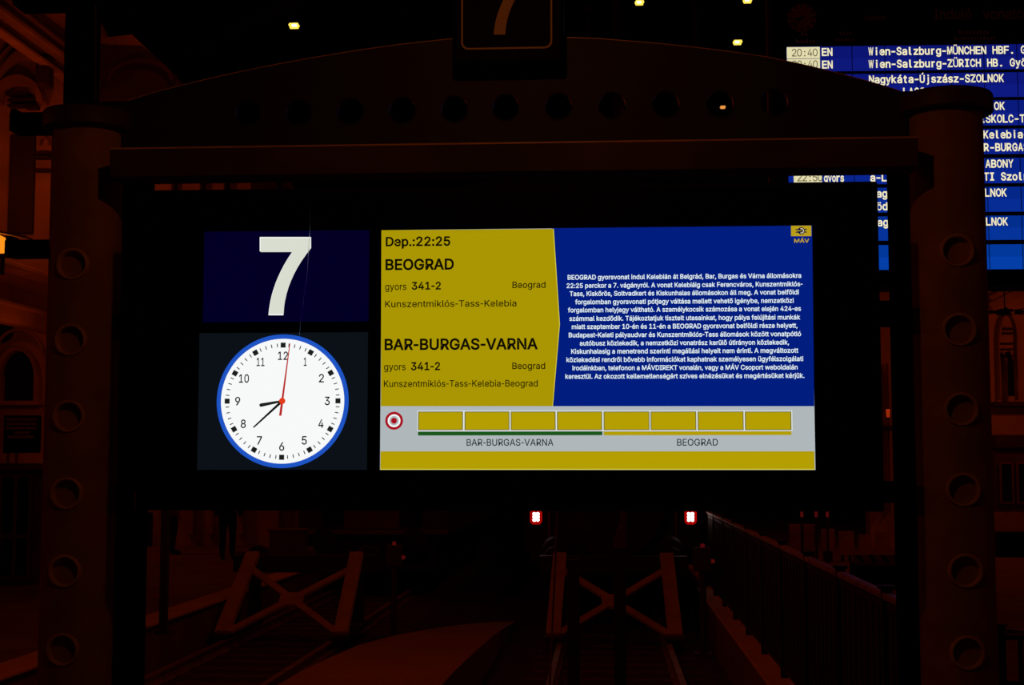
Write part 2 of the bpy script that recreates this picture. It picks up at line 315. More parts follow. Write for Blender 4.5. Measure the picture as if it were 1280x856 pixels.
# ------------------------------------------------------------------ lettering (outlines in 1/200 of the capital height)
GLYPHS = json.loads(r'''{"inter": {",": [74, "15,-47 27,28 54,28 33,-47"], "-": [178, "132,96 132,74 45,74 45,96"], ".": [74, "37,-2 31,0 25,3 21,9 19,16 21,23 25,29 31,33 37,34 44,33 50,29 54,23 55,16 54,9 50,3 44,0"], "0": [178, "89,-3 68,0 51,9 37,24 27,45 21,70 19,100 21,130 27,155 37,176 51,190 69,200 89,203 110,200 127,190 141,176 151,155 157,130 159,100 157,70 151,45 141,24 127,9 110,0|89,19 103,22 114,29 123,41 130,57 134,76 135,100 134,124 130,143 123,159 114,171 103,178 89,181 75,178 64,171 55,159 48,143 44,124 43,100 44,76 48,57 55,41 64,29 75,22"], "1": [178, "30,0 30,21 154,21 154,0|108,200 108,0 83,0 83,176 82,176 34,141 34,168 78,200"], "2": [178, "25,0 25,19 92,90 111,111 122,128 126,146 125,156 121,165 115,171 107,177 88,181 77,179 68,176 60,170 55,163 51,153 50,142 26,142 28,159 34,174 44,186 56,195 71,201 88,203 105,201 120,195 133,186 142,175 148,162 150,146 146,125 132,102 105,71 60,24 60,22 153,22 153,0"], "3": [178, "86,-3 68,-1 52,4 38,12 28,23 20,36 17,52 43,52 45,42 50,34 56,28 65,23 86,20 108,24 117,29 124,37 128,46 129,57 128,67 124,77 118,85 108,92 95,96 79,97 62,97 62,118 113,176 113,178 27,178 27,200 146,200 146,181 83,109 83,114 104,113 121,108 135,100 146,87 152,73 154,57 152,40 146,26 135,14 121,5 105,-1"], "4": [178, "16,41 16,62 97,200 122,200 43,65 43,64 162,64 162,41|111,0 111,48 111,57 111,125 135,125 135,0"], "5": [178, "87,-3 70,-1 55,4 42,13 33,24 26,37 23,51 48,51 50,43 54,35 68,24 87,20 98,21 109,25 117,32 123,41 128,52 129,64 127,76 123,87 117,96 108,103 98,107 86,109 66,106 50,97 26,99 38,200 144,200 144,178 59,178 53,119 54,119 70,128 90,131 103,130 116,126 126,120 136,112 143,102 149,91 153,78 154,64 152,46 145,30 135,16 121,6 105,-1"], "6": [178, "89,-3 71,-1 56,6 43,16 33,29 27,45 25,64 27,78 31,94 54,134 99,200 127,200 59,103 57,103 65,113 77,121 92,123 109,122 124,116 136,107 145,94 151,79 153,62 151,44 145,29 135,16 122,6 106,-1|89,19 100,20 110,25 117,31 124,40 127,50 129,62 127,74 124,84 117,92 110,99 100,103 89,104 78,103 68,99 60,93 54,84 50,74 49,62 50,50 54,40 60,31 68,25 78,20"], "7": [178, "38,0 127,176 127,178 24,178 24,200 154,200 154,176 65,0"], "8": [178, "89,-3 70,-1 53,4 40,13 29,24 23,38 20,53 22,65 26,77 32,87 40,95 49,101 60,104 60,105 47,111 36,121 30,134 28,150 30,164 36,177 45,188 57,196 72,201 89,203 106,201 120,196 133,188 142,177 148,164 150,150 148,134 141,121 131,111 118,105 118,104 129,101 138,95 146,87 152,77 156,65 158,53 155,38 149,24 138,13 125,4 108,-1|89,19 101,20 112,24 121,29 127,36 131,45 132,54 131,65 127,74 120,82 111,88 101,91 89,92 77,91 67,88 58,82 51,74 47,65 45,54 47,45 51,36 57,29 66,24 76,20|89,114 108,118 115,123 121,130 124,138 126,148 124,157 121,165 115,172 108,177 89,181 70,177 62,172 57,165 53,157 52,148 53,138 57,130 62,123 70,118"], "9": [178, "89,203 106,201 122,194 135,184 145,171 151,155 153,136 151,122 147,106 124,66 79,0 51,0 119,97 121,97 113,87 101,79 86,77 69,78 54,84 42,93 33,106 27,121 25,138 27,156 33,172 43,184 56,194 71,201|89,181 78,180 68,175 60,169 54,160 51,150 49,138 51,126 54,116 60,108 68,101 78,97 89,96 100,97 110,101 118,107 124,116 127,126 129,138 127,150 124,160 118,169 110,175 100,180"], ":": [74, "37,-2 31,0 25,3 21,9 19,16 21,23 25,29 31,33 37,34 44,33 50,29 54,23 55,16 54,9 50,3 44,0|37,106 31,108 25,112 21,117 19,124 21,131 25,137 31,141 37,142 44,141 50,137 54,131 55,124 54,117 50,112 44,108"], "A": [189, "6,0 79,200 109,200 182,0 155,0 113,119 104,146 91,188 96,188 84,146 75,119 33,0|43,56 43,78 145,78 145,56"], "B": [179, "24,0 24,200 95,200 114,198 129,193 141,185 150,174 155,161 157,147 155,135 152,126 140,112 124,105 124,103 133,101 143,97 151,89 158,80 163,68 164,54 163,39 157,26 148,15 135,7 118,2 97,0|49,22 96,22 116,25 130,31 137,41 140,54 138,63 135,72 128,80 120,86 110,89 98,91 49,91|49,112 94,112 113,116 121,122 127,128 131,137 132,146 130,159 123,169 111,175 94,178 49,178"], "C": [201, "105,-3 81,0 59,10 41,25 27,45 19,70 16,100 19,129 27,155 41,175 59,190 81,200 105,203 134,198 147,193 158,185 168,176 176,164 182,152 186,137 161,137 153,155 140,168 124,177 105,179 88,177 72,170 59,159 49,143 43,123 41,100 43,76 49,57 59,41 72,30 88,23 105,21 124,24 140,32 153,45 161,63 186,63 182,49 176,36 168,24 158,15 147,7 134,2 120,-2"], "D": [197, "86,0 38,0 38,22 84,22 107,25 125,32 139,43 149,59 155,78 157,100 155,123 149,142 139,157 126,168 108,175 87,178 37,178 37,200 89,200 116,197 139,188 157,174 170,154 179,129 181,100 179,71 170,47 157,27 138,12 114,3|49,200 49,0 24,0 24,200"], "E": [165, "24,0 24,200 146,200 146,178 49,178 49,112 140,112 140,90 49,90 49,22 148,22 148,0"], "F": [161, "24,0 24,200 145,200 145,178 49,178 49,109 136,109 136,87 49,87 49,0"], "G": [205, "106,-3 81,0 59,10 41,25 27,45 19,71 16,100 19,129 27,155 41,175 59,190 80,200 104,203 119,202 134,198 147,192 159,184 168,175 177,164 183,151 186,137 160,137 152,155 140,168 124,176 104,179 87,177 72,170 59,159 49,143 43,123 41,100 43,76 49,57 59,41 72,30 88,23 106,21 122,23 136,28 147,37 156,48 161,63 163,80 171,78 111,78 111,101 188,101 188,79 185,56 177,36 165,19 148,7 128,0"], "H": [203, "24,0 24,200 49,200 49,114 154,114 154,200 180,200 180,0 154,0 154,91 49,91 49,0"], "I": [118, "12,0 12,22 46,22 46,178 12,178 12,200 106,200 106,178 72,178 72,22 106,22 106,0"], "K": [183, "41,57 41,85 55,103 69,119 83,135 143,200 176,200 91,108 90,109|24,0 24,200 49,200 49,131 49,88 49,76 49,0|146,0 74,102 90,122 176,0"], "L": [154, "24,0 24,200 49,200 49,22 142,22 142,0"], "M": [247, "24,0 24,200 60,200 109,74 113,62 118,48 122,33 126,19 121,19 125,32 130,48 134,62 139,74 187,200 223,200 223,0 198,0 198,114 198,129 199,145 199,162 199,180 202,180 196,161 189,143 184,127 179,114 134,0 112,0 67,114 63,126 57,142 51,160 44,180 47,180 47,164 48,146 48,129 48,114 48,0"], "N": [206, "24,0 24,200 54,200 135,72 143,59 152,42 163,22 159,21 158,43 157,62 157,77 157,200 182,200 182,0 152,0 79,114 70,130 58,150 42,178 47,178 48,151 49,129 49,114 49,0"], "O": [210, "105,-3 81,0 59,10 41,25 27,45 19,70 16,100 19,129 27,155 41,175 59,190 81,200 105,203 129,200 151,190 169,175 182,155 191,129 194,100 191,70 182,45 169,25 151,10 129,0|105,21 122,23 137,30 150,41 161,57 167,76 169,100 167,124 161,143 150,159 137,170 122,177 105,179 88,177 72,170 59,159 49,143 43,124 41,100 43,76 49,57 59,41 72,30 88,23"], "P": [175, "24,0 24,200 92,200 114,198 131,192 144,182 153,169 159,154 161,137 159,120 153,104 144,91 131,81 114,75 92,73 43,73 43,95 91,95 106,97 117,101 125,107 131,115 134,125 135,137 134,148 131,158 125,166 117,172 105,176 91,178 49,178 49,0"], "Q": [210, "96,63 123,63 145,33 151,26 184,-19 158,-19 136,10 130,18|105,-3 81,0 59,10 41,25 27,45 19,70 16,100 19,129 27,155 41,175 59,190 81,200 105,203 129,200 151,190 169,175 182,155 191,129 194,100 191,70 182,45 169,25 151,10 129,0|105,21 122,23 137,30 150,41 161,57 167,76 169,100 167,124 161,143 150,159 137,170 122,177 105,179 88,177 72,170 59,159 49,143 43,124 41,100 43,76 49,57 59,41 72,30 88,23"], "R": [177, "24,0 24,200 93,200 114,198 131,192 144,183 153,170 159,155 161,138 159,121 153,107 144,95 131,85 114,80 93,78 38,78 38,100 92,100 106,101 117,105 125,111 131,118 135,127 136,138 135,150 131,159 125,167 117,173 106,176 92,178 49,178 49,0|139,0 90,90 119,90 168,0"], "S": [176, "88,-3 68,-2 50,4 36,12 25,24 18,38 15,54 41,54 43,43 49,34 56,28 65,23 88,19 101,20 112,24 122,29 130,36 134,45 136,55 135,63 131,70 116,80 96,87 72,94 50,102 34,114 24,128 20,146 23,162 29,176 40,187 54,196 71,201 89,203 108,201 124,196 138,187 148,176 155,163 158,149 133,149 128,162 119,172 105,178 88,180 76,179 66,176 57,171 51,164 47,157 45,148 47,138 51,131 67,121 83,115 104,110 122,104 141,93 155,78 159,67 161,54 158,39 152,25 141,13 127,4 109,-2"], "T": [176, "12,178 12,200 164,200 164,178 101,178 101,0 76,0 76,178"], "U": [203, "102,-3 80,-1 61,6 45,17 33,31 26,49 24,68 24,200 49,200 49,70 50,56 55,44 63,34 74,27 87,22 102,20 117,22 130,27 140,34 148,44 153,56 154,70 154,200 180,200 180,68 177,49 170,31 158,17 143,6 124,-1"], "V": [189, "80,0 6,200 33,200 76,81 85,54 97,12 92,12 105,54 114,81 155,200 182,200 109,0"], "W": [270, "61,0 6,200 32,200 64,77 69,57 73,37 77,16 74,16 79,37 83,57 88,77 120,200 149,200 181,77 187,57 191,37 195,16 192,16 196,37 201,57 206,77 237,200 263,200 208,0 179,0 145,127 138,154 132,187 137,187 132,155 125,127 91,0"], "X": [186, "7,0 85,112 85,93 12,200 41,200 70,157 80,142 88,129 96,115 91,115 99,129 107,142 117,157 147,200 175,200 102,94 102,113 179,0 150,0 115,51 106,65 98,77 91,91 96,91 89,77 81,65 71,51 36,0"], "Y": [186, "80,0 80,82 6,200 36,200 76,135 87,115 98,91 88,91 99,115 110,135 150,200 179,200 105,82 105,0"], "Z": [172, "16,0 16,18 108,151 120,169 134,187 137,179 112,178 88,178 16,178 16,200 156,200 156,181 66,51 53,32 38,13 35,21 60,22 84,22 157,22 157,0"], "a": [153, "63,-3 49,-2 37,2 27,8 19,18 14,29 12,42 13,54 17,63 23,70 30,76 49,83 70,86 92,89 104,92 107,95 108,100 108,101 105,117 94,127 77,130 59,127 46,118 39,108 16,114 22,127 31,136 41,143 52,148 76,151 94,149 112,142 120,135 127,126 131,114 132,99 132,0 109,0 109,20 107,20 99,10 85,0|67,18 79,19 90,23 98,29 104,37 107,45 108,54 108,75 102,72 91,69 79,67 69,66 53,62 41,55 37,49 36,41 40,28 51,21"], "b": [167, "90,-3 78,-2 68,1 54,12 46,23 44,23 44,0 21,0 21,200 45,200 45,126 46,126 54,136 67,147 77,150 90,151 108,149 123,142 136,130 145,115 151,96 153,74 151,52 145,33 136,18 123,6 108,-1|87,18 99,20 110,26 118,34 124,46 128,59 129,74 128,89 124,103 118,114 110,122 99,128 87,130 74,128 63,123 55,114 49,103 46,90 44,74 46,59 49,45 55,34 64,26 74,20"], "c": [156, "81,-3 62,-1 46,6 32,18 22,33 16,52 13,74 16,96 22,114 32,130 46,141 62,149 81,151 102,148 120,140 134,127 142,109 119,103 114,114 106,122 95,128 81,130 68,128 57,122 49,113 43,102 39,88 38,74 39,59 43,46 49,35 57,26 68,20 81,18 95,20 106,26 115,35 120,46 143,40 134,22 120,8 102,0"], "d": [167, "77,-3 59,-1 44,6 31,18 21,33 15,52 13,74 15,96 22,115 31,130 44,142 59,149 77,151 90,150 99,147 113,136 120,126 122,126 122,200 146,200 146,0 123,0 123,23 121,23 113,12 99,1 89,-2|80,18 93,20 103,26 112,34 118,45 121,59 123,74 121,90 118,103 112,114 104,123 93,128 80,130 67,128 57,122 49,114 43,103 39,89 38,74 39,59 43,46 49,34 57,26 68,20"], "e": [159, "83,-3 63,-1 46,6 32,18 22,33 16,52 13,73 16,95 22,114 32,129 45,141 62,149 81,151 104,147 116,142 126,134 134,124 140,111 145,95 146,76 146,67 29,67 29,87 133,87 122,79 121,93 117,106 111,116 103,123 93,128 81,130 68,128 58,123 49,116 43,106 39,95 38,83 38,70 39,55 43,42 50,32 59,24 71,20 83,18 100,21 112,29 120,41 143,36 139,25 132,15 122,8 111,2 98,-2"], "f": [100, "90,149 90,129 3,129 3,149|32,0 32,170 33,181 38,191 44,199 53,204 74,208 87,207 95,205 89,184 84,186 77,186 67,185 61,181 57,174 56,165 56,0"], "g": [167, "81,-59 66,-58 53,-55 32,-43 20,-27 40,-16 48,-26 61,-35 81,-38 98,-36 111,-30 120,-18 122,-2 122,27 120,27 113,16 99,6 89,3 77,2 60,4 44,10 31,21 22,35 15,54 13,75 15,97 22,115 31,130 44,142 60,149 77,151 90,150 100,147 113,136 121,125 123,125 123,149 146,149 146,-3 144,-21 138,-35 127,-46 114,-53 99,-58|81,23 93,25 104,30 112,37 118,48 122,60 123,76 122,91 118,104 112,115 104,123 93,128 81,130 68,128 57,122 49,114 43,103 39,90 38,76 39,61 43,48 49,38 57,30 68,25"], "h": [161, "45,89 45,0 21,0 21,200 45,200 45,113 40,113 49,131 60,142 74,149 89,151 104,150 116,145 126,137 134,126 139,112 140,94 140,0 116,0 116,92 114,108 107,120 97,127 83,129 72,128 63,125 56,119 50,111 46,101"], "i": [66, "21,0 21,149 45,149 45,0|33,174 27,175 21,179 17,184 16,190 17,196 21,201 27,205 33,206 39,205 45,201 48,196 50,190 48,184 45,179 39,175"], "j": [66, "21,149 45,149 45,-12 44,-25 40,-36 34,-44 25,-51 15,-55 1,-56 -4,-56 -4,-34 1,-34 10,-33 16,-28 19,-21 21,-11|33,174 26,175 21,179 17,184 16,190 17,196 21,201 26,205 33,206 39,205 45,201 48,196 50,190 48,184 45,179 39,175"], "k": [150, "43,54 43,83 47,83 112,149 142,149 72,78 70,78|21,0 21,200 45,200 45,0|116,0 58,73 75,90 146,0"], "l": [74, "55,-1 40,1 29,8 23,19 21,33 21,200 45,200 45,39 47,24 51,21 57,20 63,21 67,21 71,1 64,0"], "m": [240, "21,0 21,149 44,149 44,116 42,116 46,127 52,136 68,148 86,152 101,149 113,142 121,130 126,116 123,116 127,126 133,135 150,147 172,152 184,150 195,146 205,139 213,129 217,116 219,100 219,0 195,0 195,100 193,114 186,123 176,128 165,130 155,129 147,126 136,114 132,97 132,0 108,0 108,102 106,113 99,122 90,128 78,130 62,126 55,121 49,114 46,105 45,94 45,0"], "n": [161, "45,89 45,0 21,0 21,149 44,149 44,113 40,113 49,131 60,142 74,149 89,151 104,150 116,145 126,137 134,126 139,112 140,94 140,0 116,0 116,92 114,108 107,120 97,127 83,129 72,128 63,125 56,119 50,111 46,101"], "o": [163, "81,-3 62,-1 46,6 32,18 22,33 16,52 13,74 16,96 22,114 32,130 46,141 62,149 81,151 101,149 117,141 131,130 141,114 148,96 150,74 148,52 141,33 131,18 117,6 101,-1|81,18 95,20 106,26 115,35 121,46 124,59 126,74 124,88 121,101 115,113 106,122 95,128 81,130 68,128 57,122 49,113 43,102 39,88 38,74 39,59 43,46 49,35 57,26 68,20"], "p": [167, "21,-56 21,149 44,149 44,126 46,126 54,136 67,147 77,150 90,151 108,149 123,142 136,130 145,115 151,96 153,74 151,52 145,33 136,18 123,6 108,-1 90,-3 78,-2 68,1 54,12 46,23 45,23 45,-56|87,18 99,20 110,26 118,34 124,46 128,59 129,74 128,89 124,103 118,114 110,122 99,128 87,130 74,128 63,123 55,114 49,103 46,90 44,74 46,59 49,45 55,34 64,26 74,20"], "r": [102, "21,0 21,149 44,149 44,126 45,126 51,136 60,144 71,150 84,151 90,151 96,151 96,127 90,128 81,128 71,127 63,124 55,118 49,111 46,103 45,93 45,0"], "s": [143, "72,-3 57,-2 44,1 33,7 24,15 18,25 14,37 37,42 41,31 49,24 59,19 71,18 85,20 96,24 103,32 105,40 104,48 100,53 93,58 83,61 59,67 41,73 28,82 21,93 18,108 20,120 26,130 34,139 45,146 59,150 74,151 88,150 100,146 110,141 118,133 127,114 105,109 102,117 95,124 86,129 74,131 61,129 51,125 45,118 43,109 44,101 49,96 68,88 90,82 108,76 120,67 128,56 130,42 128,29 123,19 114,9 102,3 88,-2"], "t": [89, "80,149 80,129 3,129 3,149|26,185 50,185 50,38 51,30 53,24 59,21 67,20 73,20 79,21 84,1 75,-1 66,-2 49,1 36,8 28,20 26,37"], "u": [161, "72,-2 58,0 45,4 35,12 27,23 22,37 21,55 21,149 45,149 45,57 47,41 54,29 65,22 79,20 89,21 98,24 106,30 111,38 115,48 116,60 116,149 140,149 140,0 117,0 117,36 121,36 112,18 101,7 87,0"], "v": [153, "64,0 7,149 33,149 65,61 73,34 81,8 72,8 80,34 88,61 120,149 146,149 89,0"], "w": [223, "54,0 9,149 34,149 52,84 60,54 69,16 65,16 73,53 81,84 99,149 124,149 142,84 150,53 158,16 154,16 162,53 170,84 189,149 214,149 169,0 145,0 125,68 120,88 114,110 109,133 114,133 109,110 103,88 97,68 78,0"], "y": [153, "19,-54 24,-34 28,-34 41,-35 51,-29 59,-14 64,-1 7,149 33,149 65,61 73,34 81,8 72,8 80,34 88,61 120,149 146,149 80,-23 69,-42 55,-53 36,-57 25,-56"], "z": [150, "16,0 16,18 100,126 100,127 19,127 19,149 131,149 131,130 50,24 50,22 133,22 133,0"], "Á": [189, "6,0 79,200 109,200 182,0 155,0 113,119 104,146 91,188 96,188 84,146 75,119 33,0|43,56 43,78 145,78 145,56|84,219 102,259 129,259 103,219"], "Ú": [203, "102,-3 80,-1 61,6 45,17 33,31 26,49 24,68 24,200 49,200 49,70 50,56 55,44 63,34 74,27 87,22 102,20 117,22 130,27 140,34 148,44 153,56 154,70 154,200 180,200 180,68 177,49 170,31 158,17 143,6 124,-1|91,219 110,259 137,259 111,219"], "Ü": [203, "102,-3 80,-1 61,6 45,17 33,31 26,49 24,68 24,200 49,200 49,70 50,56 55,44 63,34 74,27 87,22 102,20 117,22 130,27 140,34 148,44 153,56 154,70 154,200 180,200 180,68 177,49 170,31 158,17 143,6 124,-1|130,225 124,226 119,230 115,235 114,241 115,247 119,252 124,255 130,257 136,255 141,252 145,247 146,241 145,235 141,230 136,226|74,225 67,226 62,230 59,235 58,241 59,247 62,252 67,255 74,257 80,255 85,252 88,247 89,241 88,235 85,230 80,226"], "á": [153, "63,-3 49,-2 37,2 27,8 19,18 14,29 12,42 13,54 17,63 23,70 30,76 49,83 70,86 92,89 104,92 107,95 108,100 108,101 105,117 94,127 77,130 59,127 46,118 39,108 16,114 22,127 31,136 41,143 52,148 76,151 94,149 112,142 120,135 127,126 131,114 132,99 132,0 109,0 109,20 107,20 99,10 85,0|67,18 79,19 90,23 98,29 104,37 107,45 108,54 108,75 102,72 91,69 79,67 69,66 53,62 41,55 37,49 36,41 40,28 51,21|64,169 83,208 109,208 83,169"], "é": [159, "83,-3 63,-1 46,6 32,18 22,33 16,52 13,73 16,95 22,114 32,129 45,141 62,149 81,151 104,147 116,142 126,134 134,124 140,111 145,95 146,76 146,67 29,67 29,87 133,87 122,79 121,93 117,106 111,116 103,123 93,128 81,130 68,128 58,123 49,116 43,106 39,95 38,83 38,70 39,55 43,42 50,32 59,24 71,20 83,18 100,21 112,29 120,41 143,36 139,25 132,15 122,8 111,2 98,-2|70,169 88,208 115,208 89,169"], "í": [66, "21,0 21,149 45,149 45,0|22,169 41,208 68,208 42,169"], "ó": [163, "81,-3 62,-1 46,6 32,18 22,33 16,52 13,74 16,96 22,114 32,130 46,141 62,149 81,151 101,149 117,141 131,130 141,114 148,96 150,74 148,52 141,33 131,18 117,6 101,-1|81,18 95,20 106,26 115,35 121,46 124,59 126,74 124,88 121,101 115,113 106,122 95,128 81,130 68,128 57,122 49,113 43,102 39,88 38,74 39,59 43,46 49,35 57,26 68,20|71,169 90,208 117,208 91,169"], "ö": [163, "81,-3 62,-1 46,6 32,18 22,33 16,52 13,74 16,96 22,114 32,130 46,141 62,149 81,151 101,149 117,141 131,130 141,114 148,96 150,74 148,52 141,33 131,18 117,6 101,-1|81,18 95,20 106,26 115,35 121,46 124,59 126,74 124,88 121,101 115,113 106,122 95,128 81,130 68,128 57,122 49,113 43,102 39,88 38,74 39,59 43,46 49,35 57,26 68,20|110,174 104,175 99,179 95,184 94,190 95,196 99,201 104,205 110,206 116,205 121,201 124,196 126,190 124,184 121,179 116,175|53,174 47,175 42,179 38,184 37,190 38,196 42,201 47,205 53,206 59,205 64,201 68,196 69,190 68,184 64,179 59,175"], "ú": [161, "72,-2 58,0 45,4 35,12 27,23 22,37 21,55 21,149 45,149 45,57 47,41 54,29 65,22 79,20 89,21 98,24 106,30 111,38 115,48 116,60 116,149 140,149 140,0 117,0 117,36 121,36 112,18 101,7 87,0|70,169 89,208 116,208 90,169"], "ü": [161, "72,-2 58,0 45,4 35,12 27,23 22,37 21,55 21,149 45,149 45,57 47,41 54,29 65,22 79,20 89,21 98,24 106,30 111,38 115,48 116,60 116,149 140,149 140,0 117,0 117,36 121,36 112,18 101,7 87,0|109,174 103,175 98,179 94,184 93,190 94,196 98,201 103,205 109,206 115,205 120,201 124,196 125,190 124,184 120,179 115,175|52,174 46,175 41,179 38,184 36,190 38,196 41,201 46,205 52,206 58,205 64,201 67,196 68,190 67,184 64,179 58,175"], "ő": [163, "81,-3 62,-1 46,6 32,18 22,33 16,52 13,74 16,96 22,114 32,130 46,141 62,149 81,151 101,149 117,141 131,130 141,114 148,96 150,74 148,52 141,33 131,18 117,6 101,-1|81,18 95,20 106,26 115,35 121,46 124,59 126,74 124,88 121,101 115,113 106,122 95,128 81,130 68,128 57,122 49,113 43,102 39,88 38,74 39,59 43,46 49,35 57,26 68,20|59,169 39,169 55,208 82,208|103,169 83,169 105,208 132,208"], " ": [74, ""]}}''')
def contours(ch, font):
    adv, s = GLYPHS[font].get(ch, GLYPHS[font][' '])
    out = []
    if ch == '-' and font == 'inter':          # a short hyphen
        return 112, [[(18, 74), (94, 74), (94, 97), (18, 97)]]
    for part in s.split('|'):
        if part:
            pts = [tuple(map(int, p.split(','))) for p in part.split(' ')]
            if ch in 'eé' and (133, 87) in pts:          # tidy the crossing at the bar of the e
                k = pts.index((133, 87))
                if pts[k + 1] == (122, 79):
                    pts[k:k + 2] = [(121, 87)]
            keep = []
            for p in pts:
                if not keep or abs(p[0] - keep[-1][0]) + abs(p[1] - keep[-1][1]) > 5:
                    keep.append(p)
            if len(keep) > 3 and abs(keep[0][0] - keep[-1][0]) + abs(keep[0][1] - keep[-1][1]) <= 5:
                keep.pop()
            out.append(keep)
    return adv, out
def _area(c):
    return sum(c[i][0] * c[(i + 1) % len(c)][1] - c[(i + 1) % len(c)][0] * c[i][1] for i in range(len(c))) / 2
def _inside(p, c):
    r = False
    for i in range(len(c)):
        (x0, y0), (x1, y1) = c[i], c[(i + 1) % len(c)]
        if (y0 > p[1]) != (y1 > p[1]) and p[0] < (x1 - x0) * (p[1] - y0) / (y1 - y0) + x0:
            r = not r
    return r
def _fatten(c, off):
    """push an outline outwards (clockwise outlines grow, counter-clockwise holes shrink)"""
    c = [p for i, p in enumerate(c) if abs(p[0] - c[i - 1][0]) + abs(p[1] - c[i - 1][1]) > 1e-5]
    n = len(c)
    out = []
    for i in range(n):
        p0, p1, p2 = Vector(c[i - 1]), Vector(c[i]), Vector(c[(i + 1) % n])
        a = (p1 - p0).normalized(); b = (p2 - p1).normalized()
        na, nb = Vector((-a.y, a.x)), Vector((-b.y, b.x))
        m = na + nb
        if m.length < 0.3:
            m = na
            k = 1.0
        else:
            m = m.normalized()
            k = 1.0 / max(0.45, m.dot(na))
        q = p1 + m * (off * k)
        out.append((q.x, q.y))
    return out
_CACHE = {}
def glyph(ch, bold):
    """filled glyph: (advance, points, faces) in units of the capital height; overlapping strokes are filled one by one"""
    key = (ch, round(bold, 4))
    if key in _CACHE:
        return _CACHE[key]
    adv, cts = contours(ch, 'inter')
    if ch in 'ijíöüőÜÖŐ' and bold > 0.03:      # keep dots apart from their stems
        bold = 0.026
    outer = [c for c in cts if _area(c) < 0]
    holes = [c for c in cts if _area(c) >= 0]
    if ch == '-':
        outer, holes = [c[::-1] for c in cts], []
    P, Fc = [], []
    for oc in outer:
        group = [oc] + [h for h in holes if _inside(h[0], oc)]
        loops = [_fatten([(p[0] / 200.0, p[1] / 200.0) for p in c], bold) for c in group]
        flatv = [p for l_ in loops for p in l_]
        tris = tessellate_polygon([[Vector((p[0], p[1], 0)) for p in l_] for l_ in loops])
        n = len(P)
        P += flatv
        Fc += [[n + i for i in t] for t in tris]
    _CACHE[key] = (adv / 200.0, P, Fc)
    return _CACHE[key]
def lettering(lines, name, m, parent, y=0.0):
    """lines: (string, x0, x1 or None, z of baseline, capital height, boldness, cell or None); one flat mesh facing -Y"""
    PP, FF = [], []
    for (s, x0, x1, zb, cap, bold, cell) in lines:
        pts, fcs, pen = [], [], 0.0
        for i, ch in enumerate(s):
            adv, P, Fc = glyph(ch, bold)
            n = len(pts)
            if cell is None:
                pts += [(pen + p[0], p[1]) for p in P]
                pen += adv
            elif P:
                lo = min(p[0] for p in P); hi = max(p[0] for p in P)
                w_ = hi - lo
                wide = cell / cap
                tgt = min(w_ * 0.96, wide * 0.90)
                if ch in 'il.:,-':
                    tgt = w_ * 1.1
                off = (wide - tgt) / 2
                pts += [(i * wide + off + (p[0] - lo) / w_ * tgt, p[1]) for p in P]
            fcs += [[n + k for k in f] for f in Fc]
        if cell is None:
            lo = min(p[0] for p in pts); hi = max(p[0] for p in pts)
            kx = (x1 - x0) / (hi - lo)
        else:
            lo, kx = 0.0, cap
        n = len(PP)
        PP += [(x0 + (p[0] - lo) * kx, y, zb + p[1] * cap) for p in pts]
        FF += [[n + k for k in f] for f in fcs]
    me = bpy.data.meshes.new(name)
    me.from_pydata(PP, [], FF)
    bm = bmesh.new(); bm.from_mesh(me); bm.normal_update()
    for f in bm.faces:
        if f.normal.y > 0:
            f.normal_flip()
    bm.to_mesh(me); bm.free()
    return link(name, me, m, parent)

# ================================================================== the large structure
FZ = -0.30          # concourse and platform level
RZ = -0.75          # top of rail
BZ = -0.90          # ballast
EDGE_L, EDGE_R = -5.49, 1.455
Y_END = 8.6         # where the concourse ends and the tracks begin
mb = MB(); mb.box((-20, -9, FZ - 0.6), (16, Y_END, FZ))
structure(mb.done('floor', M['paving']))
mb = MB(); mb.box((-20, Y_END, FZ - 0.6), (EDGE_L, 75, FZ))
mb2 = MB(); mb2.box((EDGE_L - 0.36, Y_END, FZ), (EDGE_L + 0.05, 75, FZ + 0.035), 0.01)
o = structure(mb.done('floor_platform_left', M['paving'])); mb2.done('coping', M['coping'], o, 'paler coping stones along the platform edge')
mb = MB(); mb.box((EDGE_R, Y_END, FZ - 0.6), (16, 75, FZ))
mb2 = MB(); mb2.box((EDGE_R - 0.04, Y_END, FZ), (EDGE_R + 0.36, 75, FZ + 0.035), 0.01)
o = structure(mb.done('floor_platform_right', M['paving'])); mb2.done('coping', M['coping'], o, 'paler coping stones along the platform edge')
mb = MB(); mb.box((EDGE_L, Y_END, BZ - 0.2), (EDGE_R, 75, BZ))
structure(mb.done('floor_track_bed', M['ballast']))

# the dark roof of the hall with its arched ribs
def hall_arc(k, r0=19.5, cz=-2.5, hz=1.0):
    pts = []
    for i in range(k + 1):
        t = PI * (0.16 + 0.68 * i / k)
        pts.append((-2.5 + r0 * math.cos(t), cz + r0 * math.sin(t)))
    return pts
arc_out = hall_arc(32, 20.6); arc_in = hall_arc(32, 20.3)
mb = MB(); mb.strip(arc_out, arc_in, -9, 75, closed=False)
ceil = structure(mb.done('ceiling', M['roof']))
ao, ai = hall_arc(32, 20.29), hall_arc(32, 19.9)
for y in (8, 16, 24, 32, 40, 48, 56, 64):
    mb = MB(); mb.strip(ao, ai, y, y + 0.35, closed=False)
    mb.done('rib', M['rib'], ceil)

